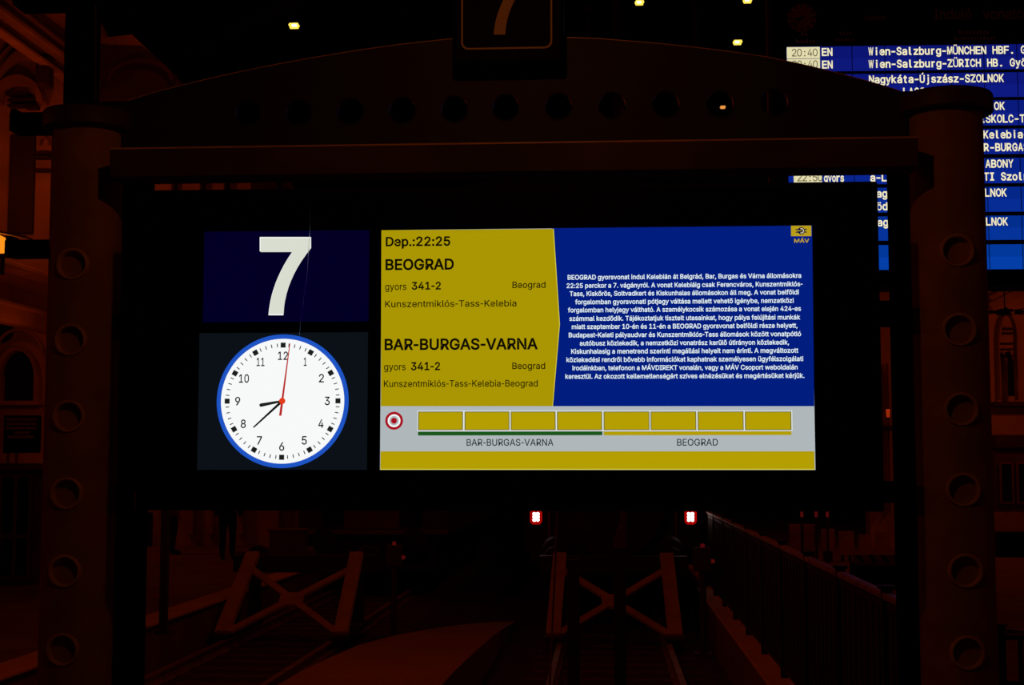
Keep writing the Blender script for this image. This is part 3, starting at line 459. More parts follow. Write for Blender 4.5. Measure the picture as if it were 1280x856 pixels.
# far facade on the left: a gabled pavilion wall facing the tracks' end
YF = 30.0
def fp(x, y, Y=YF):
    p = at(x, y, Y); return (p.x, p.z)
out = [(-190, 620), (-190, -60), (60, -60), (112, 10), (130, 47), (165, 43), (188, 66), (210, 85), (232, 108),
       (300, 170), (352, 205), (372, 250), (380, 640), (380, 690)]
poly = [fp(x, y) for x, y in out]
poly[0] = (poly[0][0], FZ); poly[-1] = (poly[-1][0], FZ)
mb = MB(); mb.prism(poly, YF, YF + 0.6)
WL = structure(mb.done('wall_back_left', M['stone']))
def band_arc(cx, cy, rx, ry, wpx, a0=0.0, a1=PI, n=28, Y=YF, prot=0.18, m='trimstone', name='arch_moulding', parent=None):
    o_, i_ = [], []
    for k in range(n + 1):
        t = a0 + (a1 - a0) * k / n
        o_.append(fp(cx + (rx + wpx) * math.cos(t), cy - (ry + wpx) * math.sin(t), Y))
        i_.append(fp(cx + rx * math.cos(t), cy - ry * math.sin(t), Y))
    q = MB(); q.strip(o_, i_, Y - prot, Y + 0.02, closed=False)
    return q.done(name, M[m], parent)
def slab(x0, y0, x1, y1, name, m, parent, Y=YF, prot=0.2, back=0.02):
    a, b = fp(x0, y0, Y), fp(x1, y1, Y)
    q = MB(); q.box((a[0], Y - prot, b[1]), (b[0], Y + back, a[1]), 0.01)
    return q.done(name, M[m], parent)
# big relieving arches under the cornice and the smaller arch with its louvred opening
band_arc(44, 128, 38, 58, 6, 0.2, PI, parent=WL, prot=0.35)
band_arc(44, 128, 54, 76, 3, 0.2, PI, parent=WL, prot=0.2)
band_arc(30, 132, 24, 26, 7, 0, PI, parent=WL, prot=0.45)
for y in (118, 126, 133):
    slab(11 if y < 120 else 14, y, 40 if y < 120 else 48, y + 2.6, 'louvre', 'stripe', WL, prot=0.25)
slab(36, 134, 50, 138, 'louvre', 'stripe', WL, prot=0.25)
# dark gaps of the bays lower down
slab(15, 170, 42, 292, 'curtain', 'darksteel', WL, prot=0.12)
band_arc(58, 182, 5, 7, 2, 0, PI, parent=WL, prot=0.2)
for y in (192, 197, 213):
    slab(47, y, 66, y + 3, 'louvre', 'stripe', WL, prot=0.25)
# lower storey: pointed arch window
q = MB()
pts = [fp(6, 502), fp(6, 470)] + [fp(27 + 21 * math.cos(t), 470 - 30 * math.sin(t)) for t in [PI - PI * k / 16 for k in range(17)]] + [fp(48, 470), fp(48, 502)]
q.prism(pts, YF - 0.04, YF + 0.02)
q.done('window_pane', M['pane'], WL)
band_arc(27, 470, 21, 31, 4, 0, PI, parent=WL, prot=0.3, name='window_arch')
slab(2, 470, 6, 504, 'jamb', 'trimstone', WL, prot=0.3)
slab(48, 470, 53, 504, 'jamb', 'trimstone', WL, prot=0.3)
slab(-2, 502, 58, 507, 'sill', 'trimstone', WL, prot=0.5)
band_arc(27, 452, 30, 38, 3, 0.3, PI - 0.3, parent=WL, prot=0.2, name='hood_mould')
q = MB(); q.lathe([(0.34, -0.1), (0.34, 0.02), (0.0, 0.02)], (fp(1, 412)[0], YF - 0.02, fp(1, 412)[1]), 24, 'y'); q.done('roundel', M['pane'], WL)
# windows of the pavilion further right, seen over the top of the display
for x0, x1 in ((219, 222), (254, 257), (284, 286)):
    slab(x0, 222, x1, 244, 'pilaster', 'stripe', WL, prot=0.3)
slab(320, 215, 352, 300, 'pilaster', 'darksteel', WL, prot=0.5)
slab(170, 640, 190, 690, 'doorway', 'pane', WL, prot=0.05)
for x in (205, 238, 262, 300, 345):
    slab(x, 560, x + 7, 668, 'pilaster', 'trimstone', WL, prot=0.3)

# side wall on the left: upper entablature over an open arcade
XW = -13.0
zc = [at_x(x, y, XW).z for x, y in ((0, 47), (43, 68))]
ZC = sum(zc) / 2                         # underside of the upper entablature
mb = MB(); mb.box((XW - 0.12, 12, ZC), (XW, YF, 15.5))
WS = structure(mb.done('wall_left', M['stone']))
def zx(x, y):
    return at_x(x, y, XW).z
for (ya, yb), p in (((24, 31), 0.45), ((42, 47), 0.25), ((8, 12), 0.35), ((-20, -14), 0.7)):
    q = MB(); q.box((XW, 12, zx(0, yb)), (XW + p, YF - 0.02, zx(0, ya)), 0.03); q.done('cornice', M['trimstone'], WS)
c0, c1 = at_x(43, 60, XW), at_x(60, 100, XW)
q = MB(); q.box((XW - 0.1, c0.y + 0.3, ZC - 0.55), (XW + 0.2, c0.y + 0.75, ZC + 0.35), 0.06); q.done('corbel', M['stripe'], WS)
zl0, zl1 = zx(0, 398), zx(0, 330)
mb = MB(); mb.box((XW - 0.5, 12, zl0), (XW, YF - 0.3, zl1))
WE = structure(mb.done('wall_left_arcade', M['stone']))
for z0, z1, p in ((zl1 - 0.14, zl1, 0.5), (zl0 + 0.3, zl0 + 0.4, 0.2)):
    q = MB(); q.box((XW, 12, z0), (XW + p, YF - 0.3, z1), 0.03); q.done('string_course', M['trimstone'], WE)
for y in (12.5, 20.5):
    q = MB(); q.box((XW - 0.6, y, FZ), (XW + 0.05, y + 0.8, ZC)); q.done('pier', M['stone'], WE)
# dark slab added below the lit gable so the wall reads unlit
q = MB(); q.prism([fp(x, y) for x, y in ((112, 62), (150, 66), (188, 67), (212, 86), (233, 109), (246, 132), (112, 132))], YF - 0.7, YF + 0.02); q.done('shade_canopy', M['darksteel'], WL)
band_arc(190, 112, 36, 22, 4, 0.0, PI, parent=WL, prot=0.9, m='rib', name='canopy_arch')

# far facade on the right
XR0 = at(1085, 500, YF).x
a = fp(1085, 330); b = fp(1420, 640)
mb = MB(); mb.box((XR0, YF, FZ), (b[0], YF + 0.6, 7.2))
WR = structure(mb.done('wall_back_right', M['stone']))
band_arc(1257, 425, 10, 30, 2.2, 0, PI, parent=WR, prot=0.3)
slab(1244.5, 425, 1247, 500, 'jamb', 'trimstone', WR, prot=0.3)
slab(1267, 425, 1269.5, 500, 'jamb', 'trimstone', WR, prot=0.3)
for y in (411, 416.5, 429, 436, 444):
    slab(1249.5, y, 1265, y + 2, 'louvre', 'stripe', WR, prot=0.2)
q = MB(); q.bar((fp(1236, 385)[0], YF - 0.15, fp(1236, 385)[1]), (fp(1300, 352)[0], YF - 0.15, fp(1300, 352)[1]), 0.2, 0.12, (0, 1, 0)); q.done('raking_moulding', M['trimstone'], WR)
q = MB(); q.bar((fp(1236, 374)[0], YF - 0.12, fp(1236, 374)[1]), (fp(1300, 341)[0], YF - 0.12, fp(1300, 341)[1]), 0.12, 0.1, (0, 1, 0)); q.done('raking_moulding', M['trimstone'], WR)
slab(1235, 503, 1340, 508, 'string_course', 'stripe', WR, prot=0.5)
slab(1235, 544, 1340, 560, 'shop_fascia', 'darksteel', WR, prot=0.6)
slab(1098, 455, 1103, 640, 'pilaster', 'trimstone', WR, prot=0.25)
slab(1108, 455, 1112, 640, 'pilaster', 'trimstone', WR, prot=0.25)
slab(1095, 532, 1118, 536, 'string_course', 'stripe', WR, prot=0.4)

# ================================================================== the portal that frames the display
YC0 = 0.17                      # front of the columns; the display stands a little before them
XL, XRR = at(77.7, 812, YC0).x, at(1210, 816, YC0).x
RC = 0.108
gate = empty('portal_gate', (0, 0, FZ))
tag(gate, 'dark riveted iron portal of two round columns under an arched girder with round holes', 'gate')
def g(o):                       # parts are built in world places; the Empty stands at floor level
    for v in o.data.vertices:
        v.co.z -= FZ
    return o
pz = lambda x0, y0, x1, y1: (at(x0, y0, YC0).z, (at(x0, y0, YC0).z - at(x1, y1, YC0).z) / 5)
pl_, pr_ = pz(90, 330, 77.7, 812), pz(1196, 313, 1210, 816)
ports_z = {XL: [pl_[0] - pl_[1] * k for k in range(12) if pl_[0] - pl_[1] * k > FZ + 0.15], XRR: [pr_[0] - pr_[1] * k for k in range(12) if pr_[0] - pr_[1] * k > FZ + 0.15]}
YCC = YC0 + RC
for xc, pc in ((XL, 108), (XRR, 1181)):
    ztop = at(pc, 127.5 if xc < 0 else 105, YC0 - 0.03).z
    zlow = at(pc, 152 if xc < 0 else 130, YC0 - 0.03).z
    bm = bmesh.new()
    bmesh.ops.create_cone(bm, cap_ends=True, segments=96, radius1=RC, radius2=RC, depth=zlow - FZ,
                          matrix=Matrix.Translation((xc, YCC, (zlow + FZ) / 2)))
    me = bpy.data.meshes.new('column'); bm.to_mesh(me); bm.free()
    col = bpy.data.objects.new('column', me); COL.objects.link(col)
    bm = bmesh.new()
    for z in ports_z[xc]:
        bmesh.ops.create_cone(bm, cap_ends=True, segments=48, radius1=0.041, radius2=0.041, depth=0.09,
                              matrix=Matrix.Translation((xc, YC0 - 0.025, z)) @ Matrix.Rotation(PI / 2, 4, 'X'))
    mc = bpy.data.meshes.new('cut'); bm.to_mesh(mc); bm.free()
    cu = bpy.data.objects.new('cut', mc); COL.objects.link(cu)
    md = col.modifiers.new('ports', 'BOOLEAN'); md.object = cu; md.operation = 'DIFFERENCE'; md.solver = 'EXACT'
    bpy.context.view_layer.update()
    nm = bpy.data.meshes.new_from_object(col.evaluated_get(bpy.context.evaluated_depsgraph_get()))
    bpy.data.objects.remove(col); bpy.data.objects.remove(cu)
    nm.name = 'column'
    for p in nm.polygons:
        p.use_smooth = True
    nm.set_sharp_from_angle(angle=math.radians(30))
    col = g(link('column', nm, M['column'], gate))
    ring_me = None
    for z in ports_z[xc]:
        q = MB()
        q.lathe([(0.0405, 0.020), (0.0405, -0.002), (0.042, -0.0045), (0.046, -0.0045), (0.0485, -0.001), (0.0490, 0.020), (0.0405, 0.020)], (xc, YC0, z), 48, 'y')
        r_ = g(q.done('port_ring', M['ring'], col, smooth=True))
        r_['label'] = 'raised ring round a blind hole'
    q = MB()
    hh = ztop - zlow
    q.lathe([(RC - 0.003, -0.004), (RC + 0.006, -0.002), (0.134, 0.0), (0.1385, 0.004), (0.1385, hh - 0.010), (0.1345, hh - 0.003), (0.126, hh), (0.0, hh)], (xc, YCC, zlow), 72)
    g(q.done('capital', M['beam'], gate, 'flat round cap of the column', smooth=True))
    q = MB(); q.lathe([(0.15, 0), (0.15, 0.03), (0.13, 0.05), (RC - 0.003, 0.055)], (xc, YCC, FZ), 64)
    g(q.done('base', M['column'], gate, smooth=True))
# straight crossbeam
YB = 0.10
zt = at(640, 178.5, YB).z; zb = at(640, 215, YB).z
x0 = at(137, 200, YB).x; x1 = at(1148, 190, YB).x
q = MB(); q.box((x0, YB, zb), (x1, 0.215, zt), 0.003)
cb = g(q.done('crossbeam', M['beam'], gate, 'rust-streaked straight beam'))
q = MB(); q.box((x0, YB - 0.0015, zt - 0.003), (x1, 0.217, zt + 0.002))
g(q.done('painted_lit_edge', M['ring'], cb, 'thin edge along the top, coloured lighter as if lit'))  # lighter colour paints in the light caught by the beam's lip
# arched girder plate with a row of round holes
YG = 0.268
top_px = [(160, 126), (200, 114), (240, 104), (280, 94.5), (320, 86), (380, 74.5), (440, 64.5), (500, 56), (560, 49.5), (600, 47), (640, 46), (700, 47),
          (750, 49), (800, 53), (840, 56.5), (880, 61), (920, 66), (960, 72), (1000, 80.5), (1040, 90), (1080, 100.5), (1125, 114)]
tops = [(at(x, y, YG).x, at(x, y, YG).z) for x, y in top_px]
holes = [(310, 141), (373, 140), (438, 138.5), (503, 137.5), (568, 136), (632, 134), (698, 132.5), (765, 131.5), (832, 130), (900, 129.5), (968, 127.5)]
pl = [(XL + 0.03, zt)] + [(XL + 0.03, tops[0][1])] + tops + [(XRR - 0.03, tops[-1][1]), (XRR - 0.03, zt)]
cu = bpy.data.curves.new('girder', 'CURVE'); cu.dimensions = '2D'; cu.fill_mode = 'BOTH'; cu.extrude = 0.011
sp = cu.splines.new('POLY'); sp.points.add(len(pl) - 1)
for k, p in enumerate(pl):
    sp.points[k].co = (p[0], p[1], 0, 1)
sp.use_cyclic_u = True
HR = 18.3 / 418.0
hole_xz = [(at(x, y, YG).x, at(x, y, YG).z) for x, y in holes]
for hx, hz in hole_xz:
    c = circle(hx, hz, HR, 40)[::-1]
    sp = cu.splines.new('POLY'); sp.points.add(len(c) - 1)
    for k, p in enumerate(c):
        sp.points[k].co = (p[0], p[1], 0, 1)
    sp.use_cyclic_u = True
ob = bpy.data.objects.new('girder', cu); COL.objects.link(ob); bpy.context.view_layer.update()
me = bpy.data.meshes.new_from_object(ob.evaluated_get(bpy.context.evaluated_depsgraph_get())); bpy.data.objects.remove(ob)
for v in me.vertices:
    v.co = Vector((v.co.x, YG + 0.011 - v.co.z, v.co.y))
me.name = 'arched_girder'
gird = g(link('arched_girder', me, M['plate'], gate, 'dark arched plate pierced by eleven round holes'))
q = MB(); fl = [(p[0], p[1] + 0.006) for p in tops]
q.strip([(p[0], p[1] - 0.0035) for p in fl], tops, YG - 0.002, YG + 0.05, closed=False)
g(q.done('top_flange', M['ring'], gird, 'thin top edge, coloured lighter as if lit'))  # lit line along the arch put into the lip's colour
for hx, hz in hole_xz:
    q = MB(); q.strip(circle(hx, hz, HR - 0.0005, 40), circle(hx, hz, HR - 0.003, 40), YG - 0.004, YG + 0.026)
    g(q.done('hole_rim', M['plate'], gird))
# black square posts beside the columns that carry the display housing
for xa, xb, n in (((138, 300), (180, 300), 0), ((1112, 400), (1153, 400), 1)):
    ya_, yb_ = (0.34, 0.34) if n == 0 else (0.44, 0.34)
    q = MB(); q.box((at(*xa, ya_).x, 0.34, FZ), (at(*xb, yb_).x, 0.44, zt), 0.004)
    g(q.done('support_post', M['black'], gate, 'matt black square post'))
# stub arms on the outer side of the left column and the mast above its cap
a = at(18, 144, YCC); b = at(18, 167, YCC)
q = MB(); q.box((a.x, YCC - 0.04, b.z), (XL - 0.05, YCC + 0.04, a.z), 0.004); q.box((a.x, YCC - 0.03, a.z), (a.x + 0.018, YCC + 0.03, a.z + 0.012))
g(q.done('stub_arm', M['black'], gate))
a = at(12, 302, YCC); b = at(12, 322, YCC)
q = MB(); q.box((a.x, YCC - 0.04, b.z), (XL - 0.05, YCC + 0.04, a.z), 0.004); q.box((a.x, YCC - 0.03, a.z), (a.x + 0.016, YCC + 0.03, a.z + 0.014))
g(q.done('stub_arm', M['black'], gate))
a = at(84, 128, YCC); b = at(119, 128, YCC); t_ = at(100, -90, YCC).z
q = MB(); q.box((a.x, YCC - 0.04, at(108, 129, YCC).z - 0.01), (b.x, YCC + 0.04, t_), 0.006)
a = at(23, 12, YCC); b = at(136, 12, YCC)
q.box((a.x, YCC - 0.05, a.z), (b.x, YCC + 0.05, at(23, -12, YCC).z), 0.004)
g(q.done('mast', M['black'], gate, 'black square mast with a cross arm above the left column'))
q = MB(); q.rod((at(119, 128, YCC - 0.05).x, YCC - 0.05, at(108, 129, YCC).z - 0.01), (at(119, 20, YCC - 0.05).x, YCC - 0.05, at(108, 13, YCC).z), 0.003)
g(q.done('cable', M['beam'], gate))

# ------------------------------------------------------------------ number sign over the girder
sign = empty('platform_number_sign', (at(634, 80, 0.17).x, 0.2, at(634, 80, 0.17).z))
tag(sign, 'black square sign with a 7 in a thin outlined border, mounted above the girder', 'sign')
YS = 0.17
def local(o, e):
    for v in o.data.vertices:
        v.co -= Vector(e.location)
    return o
a = at(565, 80, YS); b = at(704, -84, YS)
q = MB(); q.box((a.x, YS, a.z), (b.x, YG - 0.003, b.z), 0.012)
local(q.done('sign_box', M['signblack'], sign), sign)
def rrect(x0, z0, x1, z1, r, n=6):
    pts = []
    for cx, cz, a0 in ((x1 - r, z0 + r, -PI / 2), (x1 - r, z1 - r, 0), (x0 + r, z1 - r, PI / 2), (x0 + r, z0 + r, PI)):
        pts += [(cx + r * math.cos(a0 + PI / 2 * k / n), cz + r * math.sin(a0 + PI / 2 * k / n)) for k in range(n + 1)]
    return pts
a = at(576.5, 62.5, YS); b = at(690, -66, YS)
q = MB(); q.strip(rrect(a.x, a.z, b.x, b.z, 0.022), rrect(a.x + .0052, a.z + .0052, b.x - .0052, b.z - .0052, 0.018), YS - 0.002, YS + 0.001)
local(q.done('border_line', M['white'], sign, 'thin pale outline with rounded corners'), sign)
SEVEN = [(0, 0), (340, 0), (340, 73), (265, 168), (210, 278), (175, 398), (157, 518), (58, 518), (70, 418), (100, 318), (145, 203), (217, 95), (0, 95)]
def smooth_seven(cell=1.0):
    """top-left origin outline with curved stem"""
    def bez(p0, p1, p2, n=10):
        return [((1 - t) ** 2 * p0[0] + 2 * t * (1 - t) * p1[0] + t * t * p2[0], (1 - t) ** 2 * p0[1] + 2 * t * (1 - t) * p1[1] + t * t * p2[1]) for t in [k / n for k in range(1, n)]]
    r = [(0, 0), (340, 0), (340, 74)] + bez((340, 74), (165, 285), (157, 518)) + [(157, 518), (58, 518)] + bez((58, 518), (72, 305), (217, 95)) + [(217, 95), (0, 95)]
    return r
def seven(px0, py0, sc, Y):
    return [(at(px0 + x * sc, py0 + y * sc, Y).x, at(px0 + x * sc, py0 + y * sc, Y).z) for x, y in smooth_seven()]
q = MB(); q.prism(seven(608.5, -33, 0.1475, YS), YS - 0.002, YS + 0.001)
local(q.done('numeral', M['white'], sign, 'pale numeral 7'), sign)

# ------------------------------------------------------------------ the departure display
disp = empty('departure_display', (-0.283, 0.0, 1.52))
tag(disp, 'wide black departure display with a 7, a clock and a yellow and blue train screen', 'display')
L = lambda o: local(o, disp)
q = MB(); q.box((-1.3325, 0.0, 1.5195), (0.7655, 0.20, 2.4395), 0.006)
hous = L(q.done('housing', M['cab'], disp))
q = MB(); q.box((-1.318, -0.0012, 1.534), (0.751, 0.002, 2.425)); L(q.done('front_glass', M['glass'], disp))
for z in (1.57, 2.09):
    for x0_, x1_ in ((-1.42, -1.33), (0.762, 0.86)):
        q = MB(); q.box((x0_, 0.15, z - 0.03), (x1_, 0.339, z + 0.03)); L(q.done('mounting_lug', M['black'], disp))
q = MB(); q.rod((-1.3335, -0.001, 1.52), (-1.3335, -0.001, 1.572), 0.0012, 8); L(q.done('painted_glint', M['drip'], disp, 'short pale rod standing in for a glint at the lower left corner'))  # pale rod stands in for the glint on the housing edge
YL = [-0.0018]
def layer():
    YL[0] -= 0.0006
    return YL[0]
def pxpoly(pts):
    return [(at(x, y).x, at(x, y).z) for x, y in pts]
def flat(name, pts, m, parent, th=0.0003):
    y = layer()
    q = MB(); q.prism(pts, y, y + th)
    return L(q.done(name, m, parent))
def rect(x0, z0, x1, z1):
    return [(x0, z0), (x1, z0), (x1, z1), (x0, z1)]
def tx(lines, name, m, parent, font='inter'):
    """(string, px left, px right, px baseline at the left, capital height in px, boldness)"""
    y = layer()
    for s, a_, b_, base, cap, bold in lines:
        pa = at(a_, base)
        L(lettering([(s, pa.x, at(b_, base).x, pa.z, cap / 446.0, bold, None)], name, m, parent, y))
E_ = {
    'numblue': glow('number_blue', 2, 0, 36), 'numwhite': glow('number_white', 216, 221, 208), 'numedge': glow('number_edge', 246, 248, 244),
    'clockbg': glow('clock_backdrop', 11, 17, 23), 'rim': glow('clock_rim_blue', 30, 84, 196), 'dial': glow('clock_dial_white', 247, 249, 249),
    'ink': glow('screen_ink', 18, 18, 18), 'hand': glow('hand_ink', 28, 30, 30), 'second': glow('second_red', 186, 36, 34), 'boss': glow('boss_red', 226, 60, 26),
    'yellow': glow('screen_yellow', 170, 150, 3), 'yellowline': glow('screen_yellow_edge', 214, 205, 60), 'footer': glow('footer_yellow', 180, 158, 2),
    'blue': glow('screen_blue', 1, 29, 126), 'strip': glow('strip_grey', 175, 183, 187), 'textwhite': glow('text_white', 228, 244, 250),
    'textblack': glow('text_black', 14, 12, 2), 'textgrey': glow('text_dark', 28, 30, 34), 'green': glow('line_green', 26, 86, 26),
    'gold': glow('logo_gold', 186, 158, 24), 'navy': glow('logo_navy', 8, 14, 58), 'pale': glow('logo_pale', 220, 214, 170), 'target': glow('target_red', 168, 14, 30),
    'frame': glow('car_outline', 92, 92, 66), 'carhi': glow('car_highlight', 226, 230, 220),
}
# number screen
ns = flat('number_screen', rect(-1.146, 2.054, -0.668, 2.3155), E_['numblue'], disp)
y = layer()
e0 = seven(240 + 453 / 5.333, 270 + 140.5 / 5.333, 1.006 / 5.333, 0)
q = MB(); q.prism(e0, y, y + 0.0003); L(q.done('numeral_edge', E_['numedge'], ns))
i0 = [(at(240 + (455 + 4.5 + x * 0.974) / 5.333, 270 + (142 + 6 + yy * 0.976) / 5.333).x, at(240 + (455 + 4.5 + x * 0.974) / 5.333, 270 + (142 + 6 + yy * 0.976) / 5.333).z) for x, yy in smooth_seven()]
y = layer()
q = MB(); q.prism(i0, y, y + 0.0003); L(q.done('numeral', E_['numwhite'], ns, 'white numeral 7'))
# clock screen
YL[0] = -0.0018
cs = flat('clock_screen', rect(-1.155, 1.634, -0.669, 2.023), E_['clockbg'], disp)
CC = at(353.4, 501.2); CX, CZ = CC.x, CC.z
RO = 0.1895
y = layer(); q = MB(); q.prism(circle(CX, CZ, RO, 96), y, y + 0.0003); L(q.done('dial_rim', E_['rim'], cs, 'blue ring of the clock'))
y = layer(); q = MB(); q.prism(circle(CX, CZ, 0.1770, 96), y, y + 0.0003); L(q.done('dial', E_['dial'], cs, 'white clock dial'))
y = layer(); q = MB()
RT = 0.1590
for k in range(60):
    t = 2 * PI * k / 60
    d = Vector((math.sin(t), math.cos(t))); n = Vector((d.y, -d.x))
    hl, hw = (0.0072, 0.0072) if k % 5 == 0 else (0.0052, 0.0013)
    c = Vector((CX, CZ)) + d * RT
    pts = [c + n * hw + d * hl, c - n * hw + d * hl, c - n * hw - d * hl, c + n * hw - d * hl]
    q.prism([tuple(p) for p in pts], y, y + 0.0003)
L(q.done('minute_marks', E_['hand'], cs))
y = layer(); ln = []
for k in range(1, 13):
    t = 2 * PI * k / 12
    rr = 0.1285
    cx, cz = CX + rr * math.sin(t), CZ + rr * math.cos(t)
    s = str(k); hw = (0.0075 if k not in (1,) else 0.0042) if k < 10 else (0.0145 if k != 11 else 0.0115)
    ln.append((s, cx - hw, cx + hw, cz - 0.0115, 0.023, 0.022, None))
[L(lettering([l_], 'numeral', E_['ink'], cs, y)) for l_ in ln]
def hand(name, m, ang, ln_, tail, w0, w1, rnd=False):
    y = layer(); q = MB()
    d = Vector((math.sin(ang), math.cos(ang))); n = Vector((d.y, -d.x)); c = Vector((CX, CZ))
    pts = [c - d * tail + n * w0 / 2]
    tip = c + d * ln_
    for k in range(7):
        t = -PI / 2 + PI * k / 6
        pts.append(tip + n * (-(w1 / 2) * math.sin(t)) + d * (w1 / 2 * math.cos(t)))
    pts.append(c - d * tail - n * w0 / 2)
    q.prism([tuple(p) for p in pts], y, y + 0.0003)
    return L(q.done(name, m, cs))
hand('hour_hand', E_['hand'], math.atan2(-117, -22), 0.062, 0.0, 0.0055, 0.0100)
hand('minute_hand', E_['ink'], math.atan2(-152, -139), 0.109, 0.0, 0.0075, 0.0042)
hand('second_hand', E_['second'], math.atan2(37, 305), 0.164, 0.042, 0.0070, 0.0022)
y = layer(); q = MB(); q.prism(circle(CX, CZ, 0.0090, 32), y, y + 0.0003); L(q.done('centre_boss', E_['boss'], cs, 'red disc at the hub'))
# train screen
YL[0] = -0.0018
ms = flat('train_screen', rect(-0.632, 1.634, 0.579, 2.3145), E_['strip'], disp)
flat('notice_panel', pxpoly([(690, 285.4), (1015.0, 282.0), (1017.6, 507.6), (689, 507.6)]), E_['blue'], ms)
flat('timetable_panel', pxpoly([(477, 288), (691.2, 286.2), (699, 405), (690.4, 507.6), (476.2, 507.6)]), E_['yellow'], ms)
flat('timetable_edge', pxpoly([(691.2, 286.2), (692.2, 286.2), (699.9, 405), (691.2, 507.6), (690.4, 507.6), (699, 405)]), E_['yellowline'], ms)
flat('footer_band', pxpoly([(476, 564), (1017.6, 564), (1018, 587), (475.8, 587)]), E_['footer'], ms)
flat('footer_edge', pxpoly([(475.9, 585.8), (1018, 585.8), (1018, 587), (475.8, 587)]), E_['yellowline'], ms)
tx([('Dep.:22:25', 482.6, 563.1, 307.9, 11.3, 0.040), ('BEOGRAD', 482.2, 567.6, 337.5, 13.1, 0.043), ('gyors', 481.7, 508.3, 362.7, 8.6, 0.014),
    ('341-2', 514.9, 551.4, 362.1, 9.3, 0.040), ('Beograd', 640.7, 682, 360.2, 7.9, 0.018), ('Kunszentmiklós-Tass-Kelebia', 481.7, 645.7, 384.2, 8.1, 0.014),
    ('BAR-BURGAS-VARNA', 481.1, 672.5, 437.3, 13.3, 0.043), ('gyors', 480.4, 507.3, 462.8, 8.6, 0.014), ('341-2', 514, 550.4, 462.6, 9.6, 0.040),
    ('Beograd', 640.5, 681.6, 461.3, 7.9, 0.018), ('Kunszentmiklós-Tass-Kelebia-Beograd', 480.2, 672.3, 483.7, 8.1, 0.014)],
   'line_of_text', E_['textblack'], ms)
NOTICE = [("BEOGRAD gyorsvonat indul Kelebián át Belgrád, Bar, Burgas és Várna állomásokra", 709.6, 1001.1, 349.8),
    ("22:25 perckor a 7. vágányról. A vonat Kelebiáig csak Ferencváros, Kunszentmiklós-", 708.4, 1002.8, 360.2),
    ("Tass, Kiskőrös, Soltvadkert és Kiskunhalas állomásokon áll meg. A vonat belföldi", 712.1, 998.3, 370.2),
    ("forgalomban gyorsvonati pótjegy váltása mellett vehető igénybe, nemzetközi", 719, 991.8, 380.5),
    ("forgalomban helyjegy váltható. A személykocsik számozása a vonat elején 424-es", 710, 1000.8, 390.6),
    ("számmal kezdődik. Tájékoztatjuk tisztelt utasainkat, hogy pálya felújítási munkák", 711.7, 1000, 401.2),
    ("miatt szeptember 10-én és 11-én a BEOGRAD gyorsvonat belföldi része helyett,", 714.8, 996.5, 411.4),
    ("Budapest-Keleti pályaudvar és Kunszentmiklós-Tass állomások között vonatpótló", 711, 1001, 421.8),
    ("autóbusz közlekedik, a nemzetközi vonatrész kerülő útirányon közlekedik,", 724.8, 986, 432),
    ("Kiskunhalasig a menetrend szerinti megállási helyeit nem érinti. A megváltozott", 714.1, 997.6, 442.2),
    ("közlekedési rendről bővebb információkat kaphatnak személyesen ügyfélszolgálati", 708.2, 1003.7, 452.6),
    ("irodáinkban, telefonon a MÁVDIREKT vonalán, vagy a MÁV Csoport weboldalán", 715.5, 996.7, 462.9),
    ("keresztül. Az okozott kellemetlenségért szíves elnézésüket és megértésüket kérjük.", 706.8, 1005.2, 473.4)]
tx([(s, a_, b_, base, 5.7, 0.028) for s, a_, b_, base in NOTICE], 'line_of_notice', E_['textwhite'], ms)
# train diagram
cars = [(523, 579), (581, 637), (638.6, 694.6), (696.4, 752.6), (754.6, 811.6), (813.2, 870), (872, 929), (931, 988.6)]
y = layer(); y2 = layer(); y3 = layer()
for a_, b_ in cars:
    A0, B0 = at(a_ - 1, 538.6), at(b_ + 1.2, 513.2)
    q = MB(); q.prism(rect(A0.x, A0.z, B0.x, B0.z), y, y + 0.0003); r_ = L(q.done('car_symbol', E_['carhi'], ms))
for a_, b_ in cars:
    A = MB(); Bq = MB()
    A0, B0 = at(a_, 537.6), at(b_, 514.3)
    A.prism(rect(A0.x, A0.z, B0.x, B0.z), y2, y2 + 0.0003)
    A0, B0 = at(a_ + 1, 536.7), at(b_ - 1, 515.2)
    Bq.prism(rect(A0.x, A0.z, B0.x, B0.z), y3, y3 + 0.0003)
    L(A.done('car_outline', E_['frame'], ms)); L(Bq.done('car_fill', E_['footer'], ms))
flat('green_route_line', pxpoly([(523, 539.6), (752.8, 539.2), (752.8, 543.9), (523, 544.3)]), E_['green'], ms)
flat('yellow_route_line', pxpoly([(754.8, 539.4), (988.8, 539), (988.8, 543.6), (754.8, 544)]), E_['footer'], ms)
tx([('BAR-BURGAS-VARNA', 583.7, 692, 557.0, 8.2, 0.014), ('BEOGRAD', 846.1, 897.1, 556.9, 8.2, 0.014)], 'route_name', E_['textgrey'], ms)
T0 = at(493.3, 525.9)
for nm, r_, m_ in (('target_ring', 11.2, 'target'), ('target_gap', 8.0, 'dial'), ('target_inner', 5.9, 'strip'), ('target_dot', 3.7, 'target')):
    flat(nm, circle(T0.x, T0.z, r_ / 443.0, 40), E_[m_], ms)
